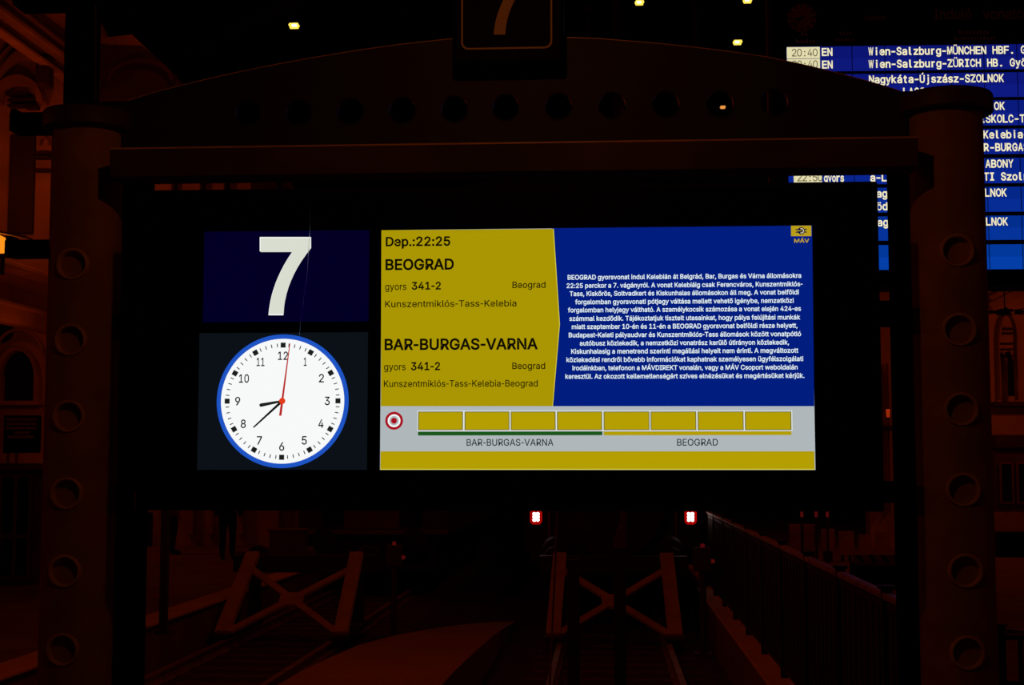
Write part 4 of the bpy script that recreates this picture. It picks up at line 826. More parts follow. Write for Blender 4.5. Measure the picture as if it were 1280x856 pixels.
# railway emblem
lg = flat('emblem_panel', pxpoly([(988, 283.1), (1013.2, 282.9), (1013.4, 296), (988.1, 296)]), E_['gold'], ms)
ex, ez = at(1000.8, 289.4).x, at(1000.8, 289.4).z
u = 1 / 446.0
y = layer(); q = MB()
q.prism(circle(ex, ez, 4.5 * u, 32), y, y + 0.0003)
for s_ in (1, -1):
    q.prism([(ex - 7.4 * u, ez + s_ * 2.3 * u), (ex + 7.4 * u, ez + s_ * 2.3 * u), (ex + 6.2 * u, ez + s_ * 0.9 * u), (ex - 6.4 * u, ez + s_ * 0.9 * u)], y, y + 0.0003)
L(q.done('emblem_mark', E_['navy'], ms))
y = layer(); q = MB()
q.strip(circle(ex, ez, 3.3 * u, 20, -PI * 0.62, PI * 0.62, False), circle(ex, ez, 2.2 * u, 20, -PI * 0.62, PI * 0.62, False), y, y + 0.0003, closed=False)
L(q.done('emblem_curve', E_['pale'], ms))
y = layer(); q = MB(); q.prism(rect(ex - 6.8 * u, ez - 0.5 * u, ex + 0.4 * u, ez + 0.5 * u), y, y + 0.0003); L(q.done('emblem_arrow', E_['gold'], ms))
tx([('MÁV', 991.8, 1010.6, 304.2, 4.6, 0.04)], 'emblem_lettering', E_['gold'], ms)
# dried drip down the glass
y = layer(); q = MB()
pp = [(389.6, 255), (388.6, 290), (387.2, 312), (385.8, 340), (381, 375), (377.5, 400), (375.8, 419)]
for (a_, b_) in zip(pp, pp[1:]):
    p, r_ = at(*a_), at(*b_)
    q.prism([(p.x - 0.0008, p.z), (p.x + 0.0008, p.z), (r_.x + 0.0008, r_.z), (r_.x - 0.0008, r_.z)], y, y + 0.0002)
L(q.done('drip_mark', M['drip'], disp, 'thin dried drip down the glass'))

# ================================================================== the big departure board hanging on the right
BY = 9.5
BETA = math.radians(1.3)
B0 = at(983, 59, BY)
bx = Vector((math.cos(BETA), math.sin(BETA), 0)); bn = Vector((math.sin(BETA), -math.cos(BETA), 0))
board = empty('departure_board', B0, BETA)
tag(board, 'large hanging black departure board with lit blue rows, at the right', 'board')
def bl(x, y):
    """board coordinates (across, up) of a measured point"""
    r = ray(x, y)
    t = (B0 - EYE).dot(bn) / r.dot(bn)
    p = EYE + r * t - B0
    return (p.dot(bx), p.z)
def bbox(name, px0, py0, px1, py1, m, parent, y0, y1, ref=1150, label=None):
    a_ = bl(px0, py0); b_ = bl(px1, py1)
    q = MB(); q.box((a_[0], y0, b_[1]), (b_[0], y1, a_[1]))
    return q.done(name, m, parent, label)
X0 = bl(966, 59)[0]; XE = X0 + 3.5
ztop = bl(1150, -26)[1]; zbot = bl(1150, 357)[1]
q = MB(); q.box((X0, 0.02, zbot), (XE, 0.50, ztop), 0.01); q.done('housing', M['signblack'], board)
# eight rows of flaps; top edges measured at x = 1150
rows = [(56.6, 87.2), (91.6, 121.6), (126.3, 157), (161.8, 192.8), (198.2, 229.2), (234.2, 264.8), (270.2, 300), (306, 336.6)]
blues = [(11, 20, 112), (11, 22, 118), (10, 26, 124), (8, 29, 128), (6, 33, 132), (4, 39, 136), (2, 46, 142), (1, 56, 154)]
cream = glow('flap_cream', 247, 238, 196)
cellm = glow('flap_time_cell', 226, 218, 172)
timeink = glow('flap_time_ink', 74, 70, 50)
CW = (bl(1249, 69)[0] - bl(1085, 69)[0]) / 23.25
x_main = bl(1085, 69)[0]
XC = bl(983.5, 62)[0]; XC1 = bl(1024.6, 62)[0]
FW = (bl(1272.3, 110)[0] - bl(1065.2, 80)[0]) / 5.0
TEXT = {
    0: ('Wien-Salzburg-MÜNCHEN HBF. Győr-', 'Wien-Salzburg-ZÜRICH HB. Győr-', '20:40', '20:40', 'EN', 'EN'),
    1: ('Nagykáta-Újszász-SZOLNOK', '      LAOS', '', '', '', ''),
    2: ('                  SZOLNOK', '                  MISKOLC-TAPOLCA', '', '', '', ''),
    3: ('                    Kelebia-Beograd', '                  BAR-BURGAS', '', '', '', ''),
    4: ('                   KABONY', 'a-Lö                TI Szolnok', '', '22:50', '', 'gyors'),
    5: ('Nagykáta-Újszász-SZOLNOK', 'Gödöllő', '', '', '', ''),
    6: ('Nagykáta-Újszász-SZOLNOK', '', '', '', '', ''),
    7: ('', '', '', '', '', ''),
}
TEXT[2] = ('Nagykáta-Újszász-SZOLNOK', TEXT[2][1], '', '', '', '')
TEXT[4] = ('                    ABONY', TEXT[4][1], '', '22:50', '', 'gyors')
SHIFT = {(4, 0): 0.2, (2, 1): 0.45, (4, 1): -0.15, (5, 0): -0.1, (5, 1): -0.1, (6, 0): -0.05, (3, 0): 0.0, (3, 1): 0.0}
for i, (ya, yb) in enumerate(rows):
    za, zb_ = bl(1150, ya)[1], bl(1150, yb)[1]
    mid = (za + zb_) / 2
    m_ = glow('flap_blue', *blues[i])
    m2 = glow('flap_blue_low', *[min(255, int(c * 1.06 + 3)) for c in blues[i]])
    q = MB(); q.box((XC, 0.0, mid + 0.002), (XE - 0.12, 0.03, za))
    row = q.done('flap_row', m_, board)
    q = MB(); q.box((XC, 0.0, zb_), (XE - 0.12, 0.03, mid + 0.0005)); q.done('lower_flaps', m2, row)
    # white time cells on the rows that show one
    t1, t2, s1, s2, n1, n2 = TEXT[i]
    for k, (tt, nn, z0_, z1_) in enumerate(((s1, n1, mid + 0.004, za - 0.004), (s2, n2, zb_ + 0.012, mid - 0.002))):
        if tt:
            xa = XC if i == 0 else XC + 0.045
            q = MB(); q.box((xa, -0.004, z0_), (XC1, 0.004, z1_)); q.done('time_cell', cellm, row)
            bz = (z0_ + z1_) / 2 - 0.036
            xs_ = bl(989.3 if i == 0 else 993.5, 62)[0]; cw = (bl(1022 if i == 0 else 1025.5, 62)[0] - xs_) / 5
            lettering([(tt, xs_, None, bz, 0.072, 0.0, cw)], 'time_lettering', timeink, row, -0.006)
    # dark gaps between the flap units
    x = bl(1065.2, 80)[0]
    while x < XE - 0.15:
        q = MB(); q.box((x - 0.0035, -0.001, zb_), (x + 0.0035, 0.004, za)); x += FW
        q.done('flap_gap', M['signblack'], row)
    cap = 0.0715
    z1l = za - (bl(1150, 56.6)[1] - bl(1150, 68.4)[1])
    z2l = za - (bl(1150, 56.6)[1] - bl(1150, 84.2)[1])
    ls = [(t, x_main + SHIFT.get((i, k_), 0) * CW, None, z, cap, 0.040, CW) for k_, (t, z) in enumerate(((t1, z1l), (t2, z2l))) if t.strip()]
    xn = bl(1026.8, 69)[0]
    ls += [(t, xn, None, z, cap, 0.040, CW * (0.72 if len(t) > 3 else 1)) for t, z in ((n1, z1l), (n2, z2l)) if t]
    for t, x_, _, z, c_, b_, w_ in ls:
        k_ = 0
        for word in t.split(' '):
            if word:
                lettering([(word, x_ + k_ * w_, None, z, c_, b_, w_)], 'row_lettering', cream, row, -0.006)
            k_ += len(word) + 1
M['boardpaint'] = mat('faded_lettering', (0.7, 0.45, 0.36), 0.7, 0, 0.1)
# head of the board: painted lettering and a small clock
hd = MB(); hd.box((X0 + 0.05, 0.012, bl(1150, 52)[1]), (XE - 0.05, 0.022, ztop - 0.05)); hd = hd.done('header_panel', M['signblack'], board)
def ht(s, x0_, x1_, base, cap, bold, name='header_lettering'):
    a_ = bl(x0_, base); b_ = bl(x1_, base)
    return lettering([(s, a_[0], b_[0], a_[1], cap / 133.0, bold, None)], name, M['boardpaint'], hd, 0.010)
M['boardpaint'] = mat('faded_lettering', (0.7, 0.45, 0.36), 0.7, 0, 0.1)
ht('Induló', 1168, 1215, 23.8, 13.0, 0.02)
ht('vonatok', 1229, 1290, 23.4, 13.0, 0.02)
ht('Abfahrt', 1081, 1108, 25, 6.4, 0.03)
def smudge(x0_, x1_, y0_, y1_):
    a_ = bl(x0_, y0_); b_ = bl(x1_, y1_)
    q = MB(); n = max(2, int((x1_ - x0_) / 4)); w_ = (b_[0] - a_[0]) / n
    for k in range(n):
        hh_ = (a_[1] - b_[1]) * (0.7 if k % 3 else 1.0)
        q.box((a_[0] + k * w_, 0.010, b_[1]), (a_[0] + (k + 0.62) * w_, 0.013, b_[1] + hh_))
    q.done('small_lettering', M['boardpaint'], hd)
for s_ in ((1050, 1066, 39, 43), (1045, 1069, 47, 51), (1002, 1011, 40, 44), (995, 1020, 49, 53), (1199, 1238, 37, 42), (1193, 1246, 45, 49)):
    smudge(*s_)
c_ = bl(1002.5, 22)
cr = (bl(1020.5, 22)[0] - bl(984.5, 22)[0]) / 2
q = MB(); q.prism(circle(c_[0], c_[1], cr, 48), 0.004, 0.014); dial = q.done('clock_dial', M['boardpaint'], board, 'small dim round clock')
for k in range(12):
    q = MB()
    t = 2 * PI * k / 12; d = Vector((math.sin(t), math.cos(t))); n = Vector((d.y, -d.x)); c = Vector(c_) + d * cr * 0.84
    q.prism([tuple(p) for p in (c + n * .008 + d * .016, c - n * .008 + d * .016, c - n * .008 - d * .016, c + n * .008 - d * .016)], 0.001, 0.005)
    q.done('hour_mark', M['signblack'], dial)
for nm, ang, ln_ in (('hour_hand', math.radians(259), 0.6), ('minute_hand', math.radians(226), 0.85)):
    d = Vector((math.sin(ang), math.cos(ang))); n = Vector((d.y, -d.x)); c = Vector(c_)
    q = MB(); q.prism([tuple(p) for p in (c - d * .02 + n * .008, c + d * cr * ln_ + n * .006, c + d * cr * ln_ - n * .006, c - d * .02 - n * .008)], -0.002, 0.003); q.done(nm, M['signblack'], dial)
# hangers up to the roof and the slim pole at its left edge
for xx in (0.6, 2.9):
    q = MB(); q.rod((xx, 0.25, ztop - 0.02), (xx, 0.25, 16.5 - B0.z), 0.03, 10); q.done('hanger_rod', M['darksteel'], board)
q = MB(); q.box((X0 - 0.05, 0.0, zbot), (X0 - 0.01, 0.06, 16.7 - B0.z)); q.done('side_bar', M['beam'], board, 'slim upright bar along the left edge')

# ================================================================== tracks, buffer stops, ramp
def track(xc, y0, lab):
    t = empty('railway_track', (xc, y0, BZ)); tag(t, lab, 'track')
    prof = [(-0.07, 0), (0.07, 0), (0.07, 0.015), (0.015, 0.03), (0.012, 0.11), (0.036, 0.12), (0.036, 0.15), (-0.036, 0.15), (-0.036, 0.12), (-0.012, 0.11), (-0.015, 0.03), (-0.07, 0.015)]
    sl = None
    for k in range(26):
        if sl is None:
            q = MB(); q.box((-1.05, -0.13, -0.06), (1.05, 0.13, 0.012), 0.012); sl = q.done('sleeper', M['sleeper'], t); s = sl
        else:
            s = sl.copy(); COL.objects.link(s)
        s.location = (0, 0.35 + 0.62 * k, 0)
    for sx in (-0.735, 0.735):
        q = MB(); q.prism([(sx + p[0], p[1] - 0.006) for p in prof], 0.0, 50.0); q.done('rail', M['steel'], t)
    return t
track(0.11, Y_END + 0.05, 'right railway track running under the coach with the red tail lights')
track(-4.49, Y_END + 0.05, 'left railway track running under the dim locomotive')

def buffer_stop(xc, lab):
    """front struts lean away from the viewer; a diagonal cross with a gusset plate ties them"""
    d0, d1 = 15.85, 17.45
    b = empty('buffer_stop', (xc, d0, RZ)); tag(b, lab, 'buffer stop')
    h = 1.06
    run = d1 - d0
    up = (0, -h, run)
    hs = 0.835
    for sx in (-1, 1):
        q = MB(); q.bar((sx * (hs - 0.0025), run * 0.05, h * 0.055), (sx * (hs - 0.05), run, h), 0.195, 0.10, up); q.done('strut', M['buffer'], b)
        q = MB(); q.bar((sx * (hs - 0.05), run + 0.15, 0), (sx * (hs - 0.05), run + 0.15, h - 0.1), 0.16, 0.16, (0, 1, 0)); q.done('upright', M['darksteel'], b)
        q = MB(); q.box((sx * hs - 0.13, -0.15, 0.003), (sx * hs + 0.13, run + 0.4, 0.06)); q.done('foot_beam', M['darksteel'], b)
        q = MB(); q.lathe([(0.0, 0.0), (0.07, 0.0), (0.07, 0.30), (0.20, 0.31), (0.22, 0.345), (0.0, 0.36)], (sx * 0.86, run + 0.30, h - 0.12), 24, 'y'); q.done('buffer_head', M['darksteel'], b)
    q = MB(); q.box((-1.1, run + 0.05, h - 0.28), (1.1, run + 0.30, h - 0.02), 0.01); q.done('headstock', M['darksteel'], b)
    def on(u, v):                       # point on the leaning plane: u across, v 0..1 up the strut
        return Vector((u, run * v + 0.02, h * v))
    for (u0, v0), (u1, v1) in (((-0.74, 0.08), (0.72, 0.80)), ((0.74, 0.08), (-0.72, 0.80))):
        q = MB(); q.bar(on(u0, v0), on(u1, v1), 0.10, 0.045, Vector((0, -h, run))); q.done('cross_brace', M['buffer'], b)
    q = MB()
    c = on(0, 0.44)
    oct_ = [(0.17 * sx, 0.13 * sz) for sx, sz in ((-0.55, 1), (0.55, 1), (1, 0.5), (1, -0.5), (0.55, -1), (-0.55, -1), (-1, -0.5), (-1, 0.5))]
    e1 = Vector((0, run, h)).normalized(); nrm = Vector((0, -h, run)).normalized()
    A = [q.bm.verts.new(c + Vector((px, 0, 0)) + e1 * pz + nrm * 0.03) for px, pz in oct_]
    Bv = [q.bm.verts.new(c + Vector((px, 0, 0)) + e1 * pz - nrm * 0.03) for px, pz in oct_]
    q.bm.faces.new(A); q.bm.faces.new(Bv[::-1])
    for i in range(8):
        j = (i + 1) % 8
        q.bm.faces.new((A[i], Bv[i], Bv[j], A[j]))
    q.done('gusset_plate', M['buffer'], b)
    return b
buffer_stop(0.11, 'pale buffer stop with an X brace in front of the coach with red tail lights')
buffer_stop(-4.49, 'pale leaning buffer stop with an X brace in front of the dim locomotive')

# ramp sinking from the concourse to the tracks
rp = [(8.61, -0.30, -2.92, -1.46), (10.0, -0.335, -2.92, -1.46), (11.5, -0.40, -2.92, -1.46), (13.0, -0.47, -2.90, -1.46), (14.5, -0.545, -2.75, -1.46),
      (16.0, -0.63, -2.50, -1.45), (17.2, -0.705, -2.25, -1.44), (18.2, -0.775, -2.0, -1.43), (19.2, -0.85, -1.8, -1.42)]
ramp = empty('concrete_ramp', (-2.2, 8.61, BZ)); tag(ramp, 'smooth concrete ramp sloping down between the two tracks', 'ramp')
q = MB()
VT = []
for y, z, xl, xr in rp:
    VT.append([q.bm.verts.new((x + 2.2, y - 8.61, zz - BZ)) for x, zz in ((xl, z), (xr, z), (xr, BZ), (xl, BZ))])
for a_, b_ in zip(VT, VT[1:]):
    for i in range(4):
        j = (i + 1) % 4
        q.bm.faces.new((a_[i], a_[j], b_[j], b_[i]))
q.bm.faces.new(VT[0]); q.bm.faces.new(VT[-1][::-1])
q.done('slab', M['concrete'], ramp)

# ================================================================== trains
XC_, YC_ = 0.11, 18.6
coach = empty('railway_coach', (XC_, YC_, RZ)); tag(coach, 'dark railway coach end with two bright red tail lights behind the buffer stop', 'train')
q = MB()
sec = [(-1.38, 1.05), (-1.42, 2.2), (-1.38, 3.2), (-1.1, 3.75), (-0.5, 4.02), (0.5, 4.02), (1.1, 3.75), (1.38, 3.2), (1.42, 2.2), (1.38, 1.05)]
q.prism(sec, 0.35, 24); q.done('body', M['train'], coach)
q = MB(); q.box((-1.3, 0.35, 0.85), (1.3, 23.8, 1.06), 0.01); q.done('underframe', M['darksteel'], coach)
q = MB(); q.strip(circle(0, 2.25, 0.9, 40), circle(0, 2.25, 0.6, 40), 0.05, 0.37)
for v in q.bm.verts:
    v.co.z = 2.15 + (v.co.z - 2.25) * 1.35
q.done('gangway_bellows', M['rubber'], coach, smooth=True)
for sx in (-1, 1):
    q = MB(); q.lathe([(0.0, 0.42), (0.09, 0.40), (0.09, 0.16), (0.225, 0.15), (0.24, 0.11), (0.20, 0.05), (0.0, 0.02)], (sx * 0.875, 0, 1.05), 32, 'y'); q.done('buffer', M['darksteel'], coach, smooth=True)
    q = MB(); q.box((sx * 1.0 - 0.015, 0.28, 1.15), (sx * 1.0 + 0.015, 0.31, 2.0)); q.box((sx * 1.0 - 0.015, 0.28, 1.15), (sx * 1.0 + 0.015, 0.4, 1.18)); q.done('handrail', M['steel'], coach)
    q = MB(); q.box((sx * 0.62 - 0.02, 0.2, 1.1), (sx * 0.62 + 0.02, 0.36, 3.3)); q.done('door_pillar', M['rubber'], coach)
    px = 670.3 if sx < 0 else 863
    p = at(px, 645.8, YC_ + 0.25)
    lx, lz = p.x - XC_, p.z - RZ
    q = MB(); q.box((lx - 0.10, 0.2, lz - 0.13), (lx + 0.10, 0.37, lz + 0.13), 0.02); lamp = q.done('tail_lamp', M['darksteel'], coach)
    q = MB(); q.prism([(lx + (a_ - 0.5) * 0.19, lz + (b_ - 0.5) * 0.235) for a_, b_ in ((.2, 0), (.8, 0), (1, .2), (1, .8), (.8, 1), (.2, 1), (0, .8), (0, .2))], 0.19, 0.205); q.done('red_lens', M['redlens'], lamp, 'glowing red lens')
    q = MB()
    for cx_ in (-0.028, 0.028):
        for cz_ in (-0.047, 0, 0.047):
            q.prism(circle(lx + cx_, lz + cz_, 0.026, 16), 0.182, 0.192)
    q.done('light_cluster', M['led'], lamp, 'six white-hot diodes')
q = MB(); q.rod((0, 0.1, 1.0), (0, 0.36, 1.0), 0.05); q.rod((0, 0.1, 1.02), (0, 0.1, 0.7), 0.03); q.done('coupling_hook', M['darksteel'], coach)
for yb in (3.0, 20.5):
    q = MB(); q.box((-1.1, yb - 1.4, 0.35), (1.1, yb + 1.4, 0.8), 0.05)
    for yy in (-1.2, 1.2):
        for sx in (-0.735, 0.735):
            q.rod((sx - 0.06, yb + yy, 0.46), (sx + 0.06, yb + yy, 0.46), 0.46, 24)
    q.done('bogie', M['darksteel'], coach)

XL_, YL_ = -4.49, 23.8
loco = empty('locomotive', (XL_, YL_, RZ)); tag(loco, 'dim locomotive front with a pale numbered panel, below the clock end of the display', 'train')
def lf(x, y):
    p = at(x, y, YL_); return (p.x - XL_, p.z - RZ)
q = MB()
q.prism([(-1.45, 1.03), (-1.48, 2.0), (-1.42, 3.3), (-0.9, 4.1), (0.9, 4.1), (1.42, 3.3), (1.48, 2.0), (1.45, 1.03)], 0.0, 14); q.done('body', M['loco'], loco)
a_, b_ = lf(431, 628), lf(499, 661)
q = MB(); q.box((a_[0], -0.04, b_[1]), (b_[0], 0.01, a_[1] + 0.25), 0.01); pn = q.done('front_panel', M['locopale'], loco, 'pale panel with a faint number')
a_, b_ = lf(449, 651.5), lf(473, 651.5)
lettering([('1554', a_[0], lf(472, 651)[0], a_[1], 0.075, 0.03, None)], 'number', M['panel'], pn, -0.044)
lettering([('2', lf(477, 651)[0], lf(481, 651)[0], a_[1], 0.075, 0.03, None)], 'number', M['panel'], pn, -0.044)
for x0_, x1_ in ((404, 429), (501, 528)):
    a_, b_ = lf(x0_, 630), lf(x1_, 658)
    q = MB(); q.box((a_[0], -0.03, b_[1]), (b_[0], 0.01, a_[1] + 0.1), 0.03); q.done('headlight_box', M['pane'], loco)
a_, b_ = lf(386, 662), lf(560, 668)
q = MB(); q.box((a_[0], -0.12, b_[1]), (b_[0], 0.05, a_[1]), 0.01); q.done('buffer_beam', M['locopale'], loco)
for sx in (-1, 1):
    q = MB(); q.lathe([(0.0, 0.42), (0.09, 0.40), (0.09, 0.1), (0.22, 0.09), (0.24, 0.05), (0.0, 0.0)], (sx * 0.875, -0.5, 0.95), 32, 'y'); q.done('buffer', M['darksteel'], loco, smooth=True)
    a_ = (sx * 0.8, 2.6)
    q = MB(); q.box((sx * 0.75 - 0.6, -0.02, 2.1), (sx * 0.75 + 0.6, 0.01, 3.1), 0.05); q.done('windscreen', M['pane'], loco)
q = MB(); q.box((-1.2, 0.4, 0.3), (1.2, 13, 1.04), 0.03); q.done('underframe', M['darksteel'], loco)

# ================================================================== fences
def fence(name, lab, p0, p1, step, h, gap=None, cat='fence'):
    p0 = Vector(p0); p1 = Vector(p1)
    f = empty(name, p0, math.atan2(p1.y - p0.y, p1.x - p0.x)); tag(f, lab, cat)
    ln_ = (p1 - p0).length; n = int(round(ln_ / step)); st = ln_ / n
    post = None
    for k in range(n + 1):
        if post is None:
            q = MB(); q.box((-0.03, -0.03, 0), (0.03, 0.03, h + 0.03), 0.005); q.box((-0.045, -0.045, h + 0.03), (0.045, 0.045, h + 0.05)); q.box((-0.07, -0.07, 0), (0.07, 0.07, 0.02)); post = q.done('post', M['fence'], f); o = post
        else:
            o = post.copy(); COL.objects.link(o)
        o.location = (k * st, 0, 0)
    pan = None
    for k in range(n):
        if pan is None:
            q = MB()
            q.box((0.03, -0.015, 0.10), (st - 0.03, 0.015, 0.14)); q.box((0.03, -0.015, h - 0.08), (st - 0.03, 0.015, h - 0.04))
            if gap is None:
                q.box((0.03, -0.006, 0.12), (st - 0.03, 0.006, h - 0.06))
                m_ = int(st / 0.2)
                for j in range(1, m_):
                    q.box((j * st / m_ - 0.010, -0.013, 0.12), (j * st / m_ + 0.010, 0.013, h - 0.06))
            else:
                m_ = int(st / gap)
                for j in range(1, m_):
                    q.box((j * st / m_ - 0.02, -0.012, 0.12), (j * st / m_ + 0.02, 0.012, h - 0.06))
            pan = q.done('panel', M['fence'], f); o = pan
        else:
            o = pan.copy(); COL.objects.link(o)
        o.location = (k * st, 0, 0)
    q = MB(); q.box((0, -0.03, h - 0.03), (ln_, 0.03, h + 0.012), 0.01); q.done('handrail', M['rail_top'], f)
    return f
fence('platform_fence', 'long dark panelled fence with a paler handrail along the right platform', (1.60, 2.775, FZ), (1.60, 30.4, FZ), 1.625, 1.21)
a = gz(1251, 856, FZ)
fence('picket_fence', 'low picket fence at the right edge, outside the right column', (at(1252, 789, 8.5).x, 8.5, FZ), (at(1252, 789, 8.5).x + 5, 6.8, FZ), 1.76, at(1252, 787, 8.5).z - FZ, 0.14)

# ================================================================== posts and small signals near the buffer stops
def upright(name, lab, cat, px, Y, wpx, ytop, mm, d=None):
    s_ = FPX / (Y - EYE.y)
    p = at(px, ytop, Y)
    o = empty(name, (p.x, Y, FZ)); tag(o, lab, cat)
    w_ = wpx / s_ / 2
    q = MB(); q.box((-w_, -w_, 0), (w_, w_, p.z - FZ), 0.006); q.box((-w_ * 1.6, -w_ * 1.6, 0), (w_ * 1.6, w_ * 1.6, 0.03)); q.done('shaft', mm, o)
    return o, p.z - FZ, w_
o, h_, w_ = upright('bollard', 'short dark square post in front of the right buffer stop', 'post', 716.5, 6.0, 15, 702, M['kiosk'])
q = MB(); q.box((-w_ * 1.1, -w_ * 1.1, h_), (w_ * 1.1, w_ * 1.1, h_ + 0.02), 0.004); q.done('cap', M['darksteel'], o)
o, h_, w_ = upright('sign_post', 'dark post with a pale slanted plate, before the middle of the coach end', 'post', 774.5, 6.0, 15, 685, M['kiosk'])
q = MB(); q.prism([(-w_, h_), (w_, h_), (w_, h_ + 0.36), (w_ * 0.3, h_ + 0.36), (w_ * 0.1, h_ + 0.18), (-w_, h_ + 0.05)], -0.012, 0.012); q.done('plate', M['panel'], o, 'pale plate with a slanted edge')
p0 = at(687, 856, 8.2); p1 = at(697, 640, 8.2)
dv = (p1 - p0).normalized(); base = p0 + dv * ((FZ - p0.z) / dv.z)
o = empty('leaning_rod', (base.x, 8.2, FZ)); tag(o, 'thin pale rod leaning slightly beside the left strut of the right buffer stop', 'rod')
q = MB(); q.rod((0, 0, 0), p1 + dv * 0.35 - base, 0.009, 10); q.done('rod', M['rail_top'], o)

def dwarf_signal(px, ytop, ybot, Y, wpx, side, lab):
    s_ = FPX / (Y - EYE.y)
    p = at(px, ytop, Y); b = at(px, ybot, Y)
    z0 = BZ if EDGE_L < p.x < EDGE_R else FZ
    o = empty('dwarf_signal', (p.x, Y, z0)); tag(o, lab, 'signal', None)
    w_ = wpx / s_ / 2
    q = MB(); q.box((-w_, -0.1, b.z - z0), (w_, 0.1, p.z - z0), 0.015); bx_ = q.done('signal_box', M['kiosk'], o)
    q = MB(); q.rod((0, 0, 0), (0, 0, b.z - z0 + 0.02), 0.045, 12); q.box((-0.12, -0.12, 0), (0.12, 0.12, 0.04)); q.done('post', M['kiosk'], o)
    q = MB(); q.lathe([(0.03, 0), (0.03, 0.03), (0.02, 0.05), (0, 0.055)], (0, -0.03, p.z - z0), 16); q.done('top_lamp', M['dimred'], bx_, 'small dim red lamp on top', smooth=True)
    zc = (p.z + b.z) / 2 - z0 - 0.02
    q = MB(); q.rod((side * w_, -0.05, zc), (side * (w_ + 0.05), -0.05, zc), 0.03, 14, 0.024); q.done('side_lamp', M['dimred'], bx_, 'small dim red lamp on the side')
    return o
dwarf_signal(493, 681, 708, 17.2, 20, 1, 'small dark signal box with dim red lamps beside the left buffer stop')
dwarf_signal(878, 684, 714, 15.6, 20, 1, 'small dark signal box with dim red lamps on the right platform edge')

# barrier rail and pale box behind the left buffer stop
Yb = 22.4
a = at(334, 664, Yb); b = at(379, 691, Yb)
o = empty('pale_box', (a.x, Yb, FZ)); tag(o, 'pale box on a thin legged table behind the left buffer stop', 'box')
zt_ = at(350, 690.5, Yb).z
q = MB(); q.box((0.04, 0, zt_ - FZ + 0.03), (b.x - a.x, 0.4, a.z - FZ), 0.02); q.done('body', M['kioskframe'], o)
q = MB(); q.box((0.0, -0.03, a.z - FZ), (b.x - a.x + 0.04, 0.43, a.z - FZ + 0.04), 0.01); q.done('lid', M['kioskframe'], o)
o = empty('trestle_table', (at(300, 691, Yb).x, Yb, FZ)); tag(o, 'thin legged table standing on the left platform behind the buffer stop', 'table')
ln_ = at(384, 691, Yb).x - at(300, 691, Yb).x
q = MB(); q.box((-0.05, -0.1, zt_ - FZ - 0.03), (ln_ + 0.05, 0.5, zt_ - FZ + 0.03), 0.01); q.done('tabletop', M['kioskframe'], o)
for lx in (0.05, ln_ - 0.05):
    for ly in (-0.03, 0.42):
        q = MB(); q.box((lx - 0.03, ly - 0.03, 0), (lx + 0.03, ly + 0.03, zt_ - FZ - 0.03)); q.done('leg', M['kioskframe'], o)

# slim posts on the left platform next to the column
for px, yt, yb_, w_, lab in ((204, 640, 792, 9, 'dark slim post on the left platform edge, nearer the display'), (172, 690, 782, 5, 'short dark post on the left platform, right beside the column')):
    p = gz(px, yb_, FZ)
    s_ = FPX / (p.y - EYE.y); ww = w_ / s_ / 2
    o = empty('platform_post', p); tag(o, lab, 'post')
    q = MB(); q.box((-ww, -ww, 0), (ww, ww, at(px, yt, p.y).z - FZ + (0.6 if w_ > 6 else 0))); q.box((-ww * 2, -ww * 2, 0), (ww * 2, ww * 2, 0.04)); q.done('shaft', M['darksteel'], o)

# ================================================================== left background: kiosk and notice board
Yk = 19.0
a = at(-40, 600, Yk); b = at(44, 600, Yk)
ks = empty('kiosk', (a.x, Yk, FZ)); tag(ks, 'dark glazed kiosk at the left edge, outside the left column', 'kiosk')
W_ = b.x - a.x; Hk = at(20, 588, Yk).z - FZ
q = MB(); q.box((0, 0, 0), (W_, 2.2, Hk), 0.02); q.done('body', M['kiosk'], ks)
q = MB(); q.box((-0.15, -0.15, Hk), (W_ + 0.15, 2.35, Hk + 0.12), 0.02); q.done('roof', M['kioskframe'], ks)
for c in range(4):
    for z0_, z1_ in ((0.15, 0.75), (0.82, Hk - 0.1)):
        q = MB(); x_ = 0.06 + c * (W_ - 0.12) / 4
        q.box((x_ + 0.03, -0.02, z0_), (x_ + (W_ - 0.12) / 4 - 0.03, 0.005, z1_)); q.done('glazing', M['pane'], ks)
        q = MB(); x1_ = x_ + (W_ - 0.12) / 4
        q.strip([(x_, z0_ - .03), (x1_, z0_ - .03), (x1_, z1_ + .03), (x_, z1_ + .03)], [(x_ + .03, z0_), (x1_ - .03, z0_), (x1_ - .03, z1_), (x_ + .03, z1_)], -0.03, 0.005); q.done('window_frame', M['kioskframe'], ks)
Yn = 19.35
a = at(6, 519, Yn); b = at(50, 566, Yn)
nb = empty('notice_board', (a.x, Yn, at(20, 588, Yk).z + 0.12)); tag(nb, 'black notice board with faint red writing, standing on the kiosk roof at the left edge', 'notice board')
nz = nb.location.z
q = MB(); q.box((0, -0.04, b.z - nz), (b.x - a.x, 0.04, a.z - nz), 0.015); bd = q.done('board', M['signblack'], nb)
for k, (l0, l1) in enumerate(((.08, .92), (.08, .92), (.08, .92), (.3, .75), (.12, .85))):
    zz = a.z - nz - 0.07 - k * 0.072
    q = MB(); x_ = l0
    while x_ < l1:
        wd = random.uniform(.04, .10); q.box((x_ * (b.x - a.x), -0.046, zz - 0.022), (min(x_ + wd, l1) * (b.x - a.x), -0.038, zz + 0.022)); x_ += wd + 0.012
    q.done('line_of_writing', M['faded'] if 'faded' in M else M['boardpaint'], bd)
for fx in (0.12, 0.36):
    q = MB(); q.box((fx * (b.x - a.x) - 0.02, -0.02, 0), (fx * (b.x - a.x) + 0.02, 0.02, b.z - nz + 0.01)); q.done('leg', M['rail_top'], nb)

